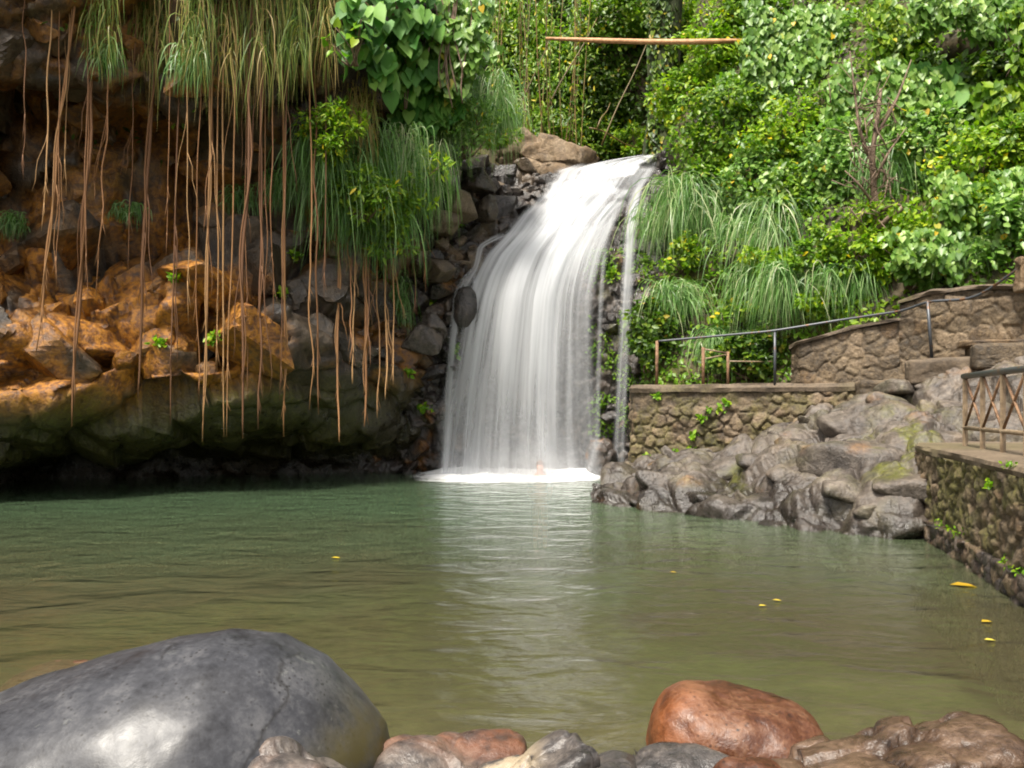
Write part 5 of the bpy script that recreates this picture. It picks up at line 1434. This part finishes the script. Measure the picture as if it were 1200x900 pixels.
# cane thicket
mb_root = at(600, 200, 22.0)
for i in range(26):
    px_ = 565 + i * 4.6 + RNG.uniform(-3, 3); lean = RNG.uniform(-14, 18)
    Yc = RNG.uniform(20.8, 23)
    a_ = at(px_, 196 - abs(RNG.normal()) * 14, Yc); b_ = at(px_ + lean, -30, Yc + RNG.uniform(-.5, .3))
    q = np.linspace(0, 1, 10)
    pts = a_[None] * (1 - q)[:, None] + b_[None] * q[:, None]; pts[:, 0] += .15 * np.sin(q * 3) * RNG.uniform(-1, 1)
    r = empty('bamboo', a_, 'thin brown bamboo cane in the thicket behind the grassy cliff corner', 'bamboo', 'bamboo canes in the gully thicket')
    mb = MB(); mb.tube(pts - a_, np.linspace(.017, .011, 10) * RNG.uniform(.7, 1.3), 6); mb.build('cane', CANE, r)
    n = 60
    k = RNG.uniform(.15, 1, n); pos = (a_[None] * (1 - k)[:, None] + b_[None] * k[:, None]) - a_ + RNG.normal(size=(n, 3)) * [.14, .12, .1]
    leaf_obj('foliage', T_NARROW, pos, unit(np.array([0, -.2, -.8]) + RNG.normal(size=(n, 3)) * .5), unit(FRONT + RNG.normal(size=(n, 3)) * .5), RNG.uniform(.12, .22, n), LEAF['mid'], r)
for (x0_, y0_, x1_, y1_, lab) in ((640, 130, 700, 20, 'slanting dead branch crossing the gully left of the pole middle'), (705, 170, 760, 45, 'slanting brown branch beside the gully trunk'), (600, 150, 650, 30, 'slanting cane leaning across the bamboo thicket'), (690, 150, 748, 172, 'fallen pale branch lying above the lip of the fall'), (700, 150, 715, 120, 'short upright stick behind the lip of the fall')):
    a_, b_ = at(x0_, y0_, 21.2), at(x1_, y1_, 21.6)
    mb = MB(); q = np.linspace(0, 1, 9); pts = a_[None] * (1 - q)[:, None] + b_[None] * q[:, None]; pts[:, 2] += .06 * np.sin(q * 6)
    mb.tube(pts, np.linspace(.024, .012, 9), 6, .2); tag(mb.build('branch', CANE), lab, 'branch')
# pole across the gully
t = NT('weathered_pole')
n_ = t.noise(t.pos((.4, 1, 1)), 16, 4)
POLE = t.done(t.bsdf(t.ramp(n_, [(.3, (.24, .11, .04)), (.6, (.46, .25, .11)), (.8, (.55, .36, .2))]), .6))
pp = resample([at(640, 45, 20.4), at(700, 47.5, 19.8), at(760, 49, 19.0), at(820, 49, 18.2), at(884, 47.5, hit(884, 47, ('hill',))[1] - .75)], 26)[0]
mb = MB(); mb.tube(soften(pp, 3), np.interp(np.linspace(0, 1, 26), [0, .25, .8, 1], [.035, .06, .062, .04]), 10)
tag(mb.build('pole', POLE), 'long straight orange brown pole lying across the gully', 'pole')

# ------------------------------------------------------------------ FLOATING LEAVES
fl_ = [(388, 655, 'yellow leaf floating alone on the green water'), (889, 712, 'tan leaf floating beside a brighter yellow one'), (905, 705, 'yellow leaf floating just right of the tan leaf'), (1153, 752, 'bright yellow leaf floating below the orange one'),
       (1150, 731, 'orange leaf floating near the right wall'), (1113, 687, 'brown streaked leaf floating by the retaining wall'), (785, 672, 'orange leaf floating right of the bright reflection')]
for i, (px_, py_, lab) in enumerate(fl_):
    Y = F * CZ / (py_ - HY)
    p = at(px_, py_, Y); n = 1
    s_ = [.09, .07, .07, .075, .10, .22, .06, .17][i]
    o = leaf_obj('floating_leaf', T_OVAL, np.zeros((1, 3)), np.array([[1, .3 * math.sin(i * 2), 0.]]), np.array([[0, 0, 1.]]), np.array([s_]), LEAF['yellow'], None, np.array([[.5, .8, .7, .9, .2, 0, .2, 1][i]]))
    o.location = (float(p[0]), float(p[1]), .014); tag(o, lab, 'leaf')

# ------------------------------------------------------------------ BATHER under the fall
def skin_mesh(name, verts, edges, radii, mat, parent, root=0, sub=2):
    me = bpy.data.meshes.new(name); me.from_pydata(verts, edges, [])
    o = bpy.data.objects.new(name, me); COL.objects.link(o)
    o.modifiers.new('s', 'SKIN'); sl = me.skin_vertices[0].data
    for i, r_ in enumerate(radii): sl[i].radius = r_ if isinstance(r_, tuple) else (r_, r_)
    sl[root].use_root = True
    o.modifiers.new('u', 'SUBSURF').levels = sub; o.modifiers['u'].render_levels = sub
    dg = bpy.context.evaluated_depsgraph_get()
    nm = bpy.data.meshes.new_from_object(o.evaluated_get(dg)); o.modifiers.clear(); o.data = nm
    for p_ in nm.polygons: p_.use_smooth = True
    nm.materials.clear(); nm.materials.append(mat); o.parent = parent
    return o


t = NT('skin'); SKIN = t.done(t.bsdf((.55, .30, .21), .5, **{'Subsurface Weight': .0}))
t = NT('hair'); HAIR = t.done(t.bsdf((.13, .06, .03), .55))
t = NT('swim_shirt'); SHIRT = t.done(t.bsdf((.16, .26, .42), .7))
bp = at(633, 560, 16.5); bp[2] = .02
pe = empty('person', bp, 'person in a blue shirt standing chest deep under the falling water', 'person')
Vb = [(0, 0, -.42), (0, 0, -.15), (0, -.01, .02), (0, 0, .09), (0, -.005, .155), (0, -.012, .225), (0, -.005, .30),
      (-.17, 0, -.02), (-.22, -.05, -.28), (-.14, -.22, -.45), (.17, 0, -.02), (.22, -.05, -.28), (.14, -.22, -.45), (-.09, 0, -.62), (-.1, 0, -1.05), (-.1, 0, -1.46), (.09, 0, -.62), (.1, 0, -1.05), (.1, 0, -1.46)]
Eb = [(0, 1), (1, 2), (2, 3), (3, 4), (4, 5), (5, 6), (2, 7), (7, 8), (8, 9), (2, 10), (10, 11), (11, 12), (0, 13), (13, 14), (14, 15), (0, 16), (16, 17), (17, 18)]
Rb = [(.15, .11), (.16, .11), (.12, .09), .055, .07, .092, .06, .07, .052, .035, .07, .052, .035, .085, .06, .045, .085, .06, .045]
skin_mesh('body', Vb, Eb, Rb, SKIN, pe)
skin_mesh('shirt', [(0, 0, -.42), (0, 0, -.15), (0, -.01, .01), (-.16, 0, -.02), (-.22, -.05, -.22), (.16, 0, -.02), (.22, -.05, -.22)], [(0, 1), (1, 2), (2, 3), (3, 4), (2, 5), (5, 6)], [(.165, .125), (.175, .125), (.13, .10), .08, .065, .08, .065], SHIRT, pe)
V, Fc = ico(4)
Vh = V * [.085, .10, .085] + [0, .012, .265]; keepf = (V[Fc].mean(1)[:, 2] > .12) | (V[Fc].mean(1)[:, 1] > .25)
mesh_np('hair', Vh, Fc[keepf], HAIR, None, True, pe)

# ------------------------------------------------------------------ LIGHT, CAMERA
SUN_EL, SUN_AZ = math.radians(62), math.radians(212)       # azimuth measured clockwise from +Y (north): behind the camera, a little to the left
w = bpy.data.worlds.new('World'); scene.world = w; w.use_nodes = True
nt = w.node_tree; bg = nt.nodes['Background']
sky = nt.nodes.new('ShaderNodeTexSky'); sky.sky_type = 'NISHITA'; sky.sun_disc = False
sky.sun_elevation = SUN_EL; sky.sun_rotation = SUN_AZ; sky.air_density = 1.0; sky.dust_density = 3.0; sky.ozone_density = .6
hs = nt.nodes.new('ShaderNodeHueSaturation'); hs.inputs['Saturation'].default_value = .35      # thin bright overcast: a paler, whiter sky
wm = nt.nodes.new('ShaderNodeMix'); wm.data_type = 'RGBA'; wm.blend_type = 'MULTIPLY'; wm.inputs[0].default_value = 1; wm.inputs[7].default_value = (1.05, 1.0, .93, 1)
nt.links.new(sky.outputs[0], hs.inputs['Color']); nt.links.new(hs.outputs[0], wm.inputs[6]); nt.links.new(wm.outputs[2], bg.inputs[0]); bg.inputs[1].default_value = .125
sl = bpy.data.lights.new('Sun', 'SUN'); sl.energy = 3.6; sl.angle = math.radians(11); sl.color = (1, .94, .84)
so = bpy.data.objects.new('Sun', sl); COL.objects.link(so)
dirv = Vector((math.sin(SUN_AZ) * math.cos(SUN_EL), math.cos(SUN_AZ) * math.cos(SUN_EL), math.sin(SUN_EL)))
so.rotation_euler = dirv.to_track_quat('Z', 'Y').to_euler()

cam = bpy.data.cameras.new('Camera'); co = bpy.data.objects.new('Camera', cam); COL.objects.link(co)
co.location = (0, 0, CZ); co.rotation_euler = (math.radians(90), 0, 0)
cam.sensor_width = 36; cam.lens = F / 1200 * 36; cam.shift_y = (HY - 450) / 1200
cam.clip_end = 500; cam.clip_start = .05
scene.camera = co
vs_ = scene.view_settings; vs_.view_transform = 'Standard'; vs_.look = 'None'; vs_.exposure = 1.25; vs_.gamma = 1
scene.cycles.use_denoising = True
scene.cycles.max_bounces = 8; scene.cycles.transparent_max_bounces = 16; scene.cycles.diffuse_bounces = 4; scene.cycles.glossy_bounces = 3
scene.cycles.use_adaptive_sampling = True; scene.cycles.adaptive_threshold = .02
scene.cycles.caustics_reflective = False
scene.cycles.filter_width = 1.9
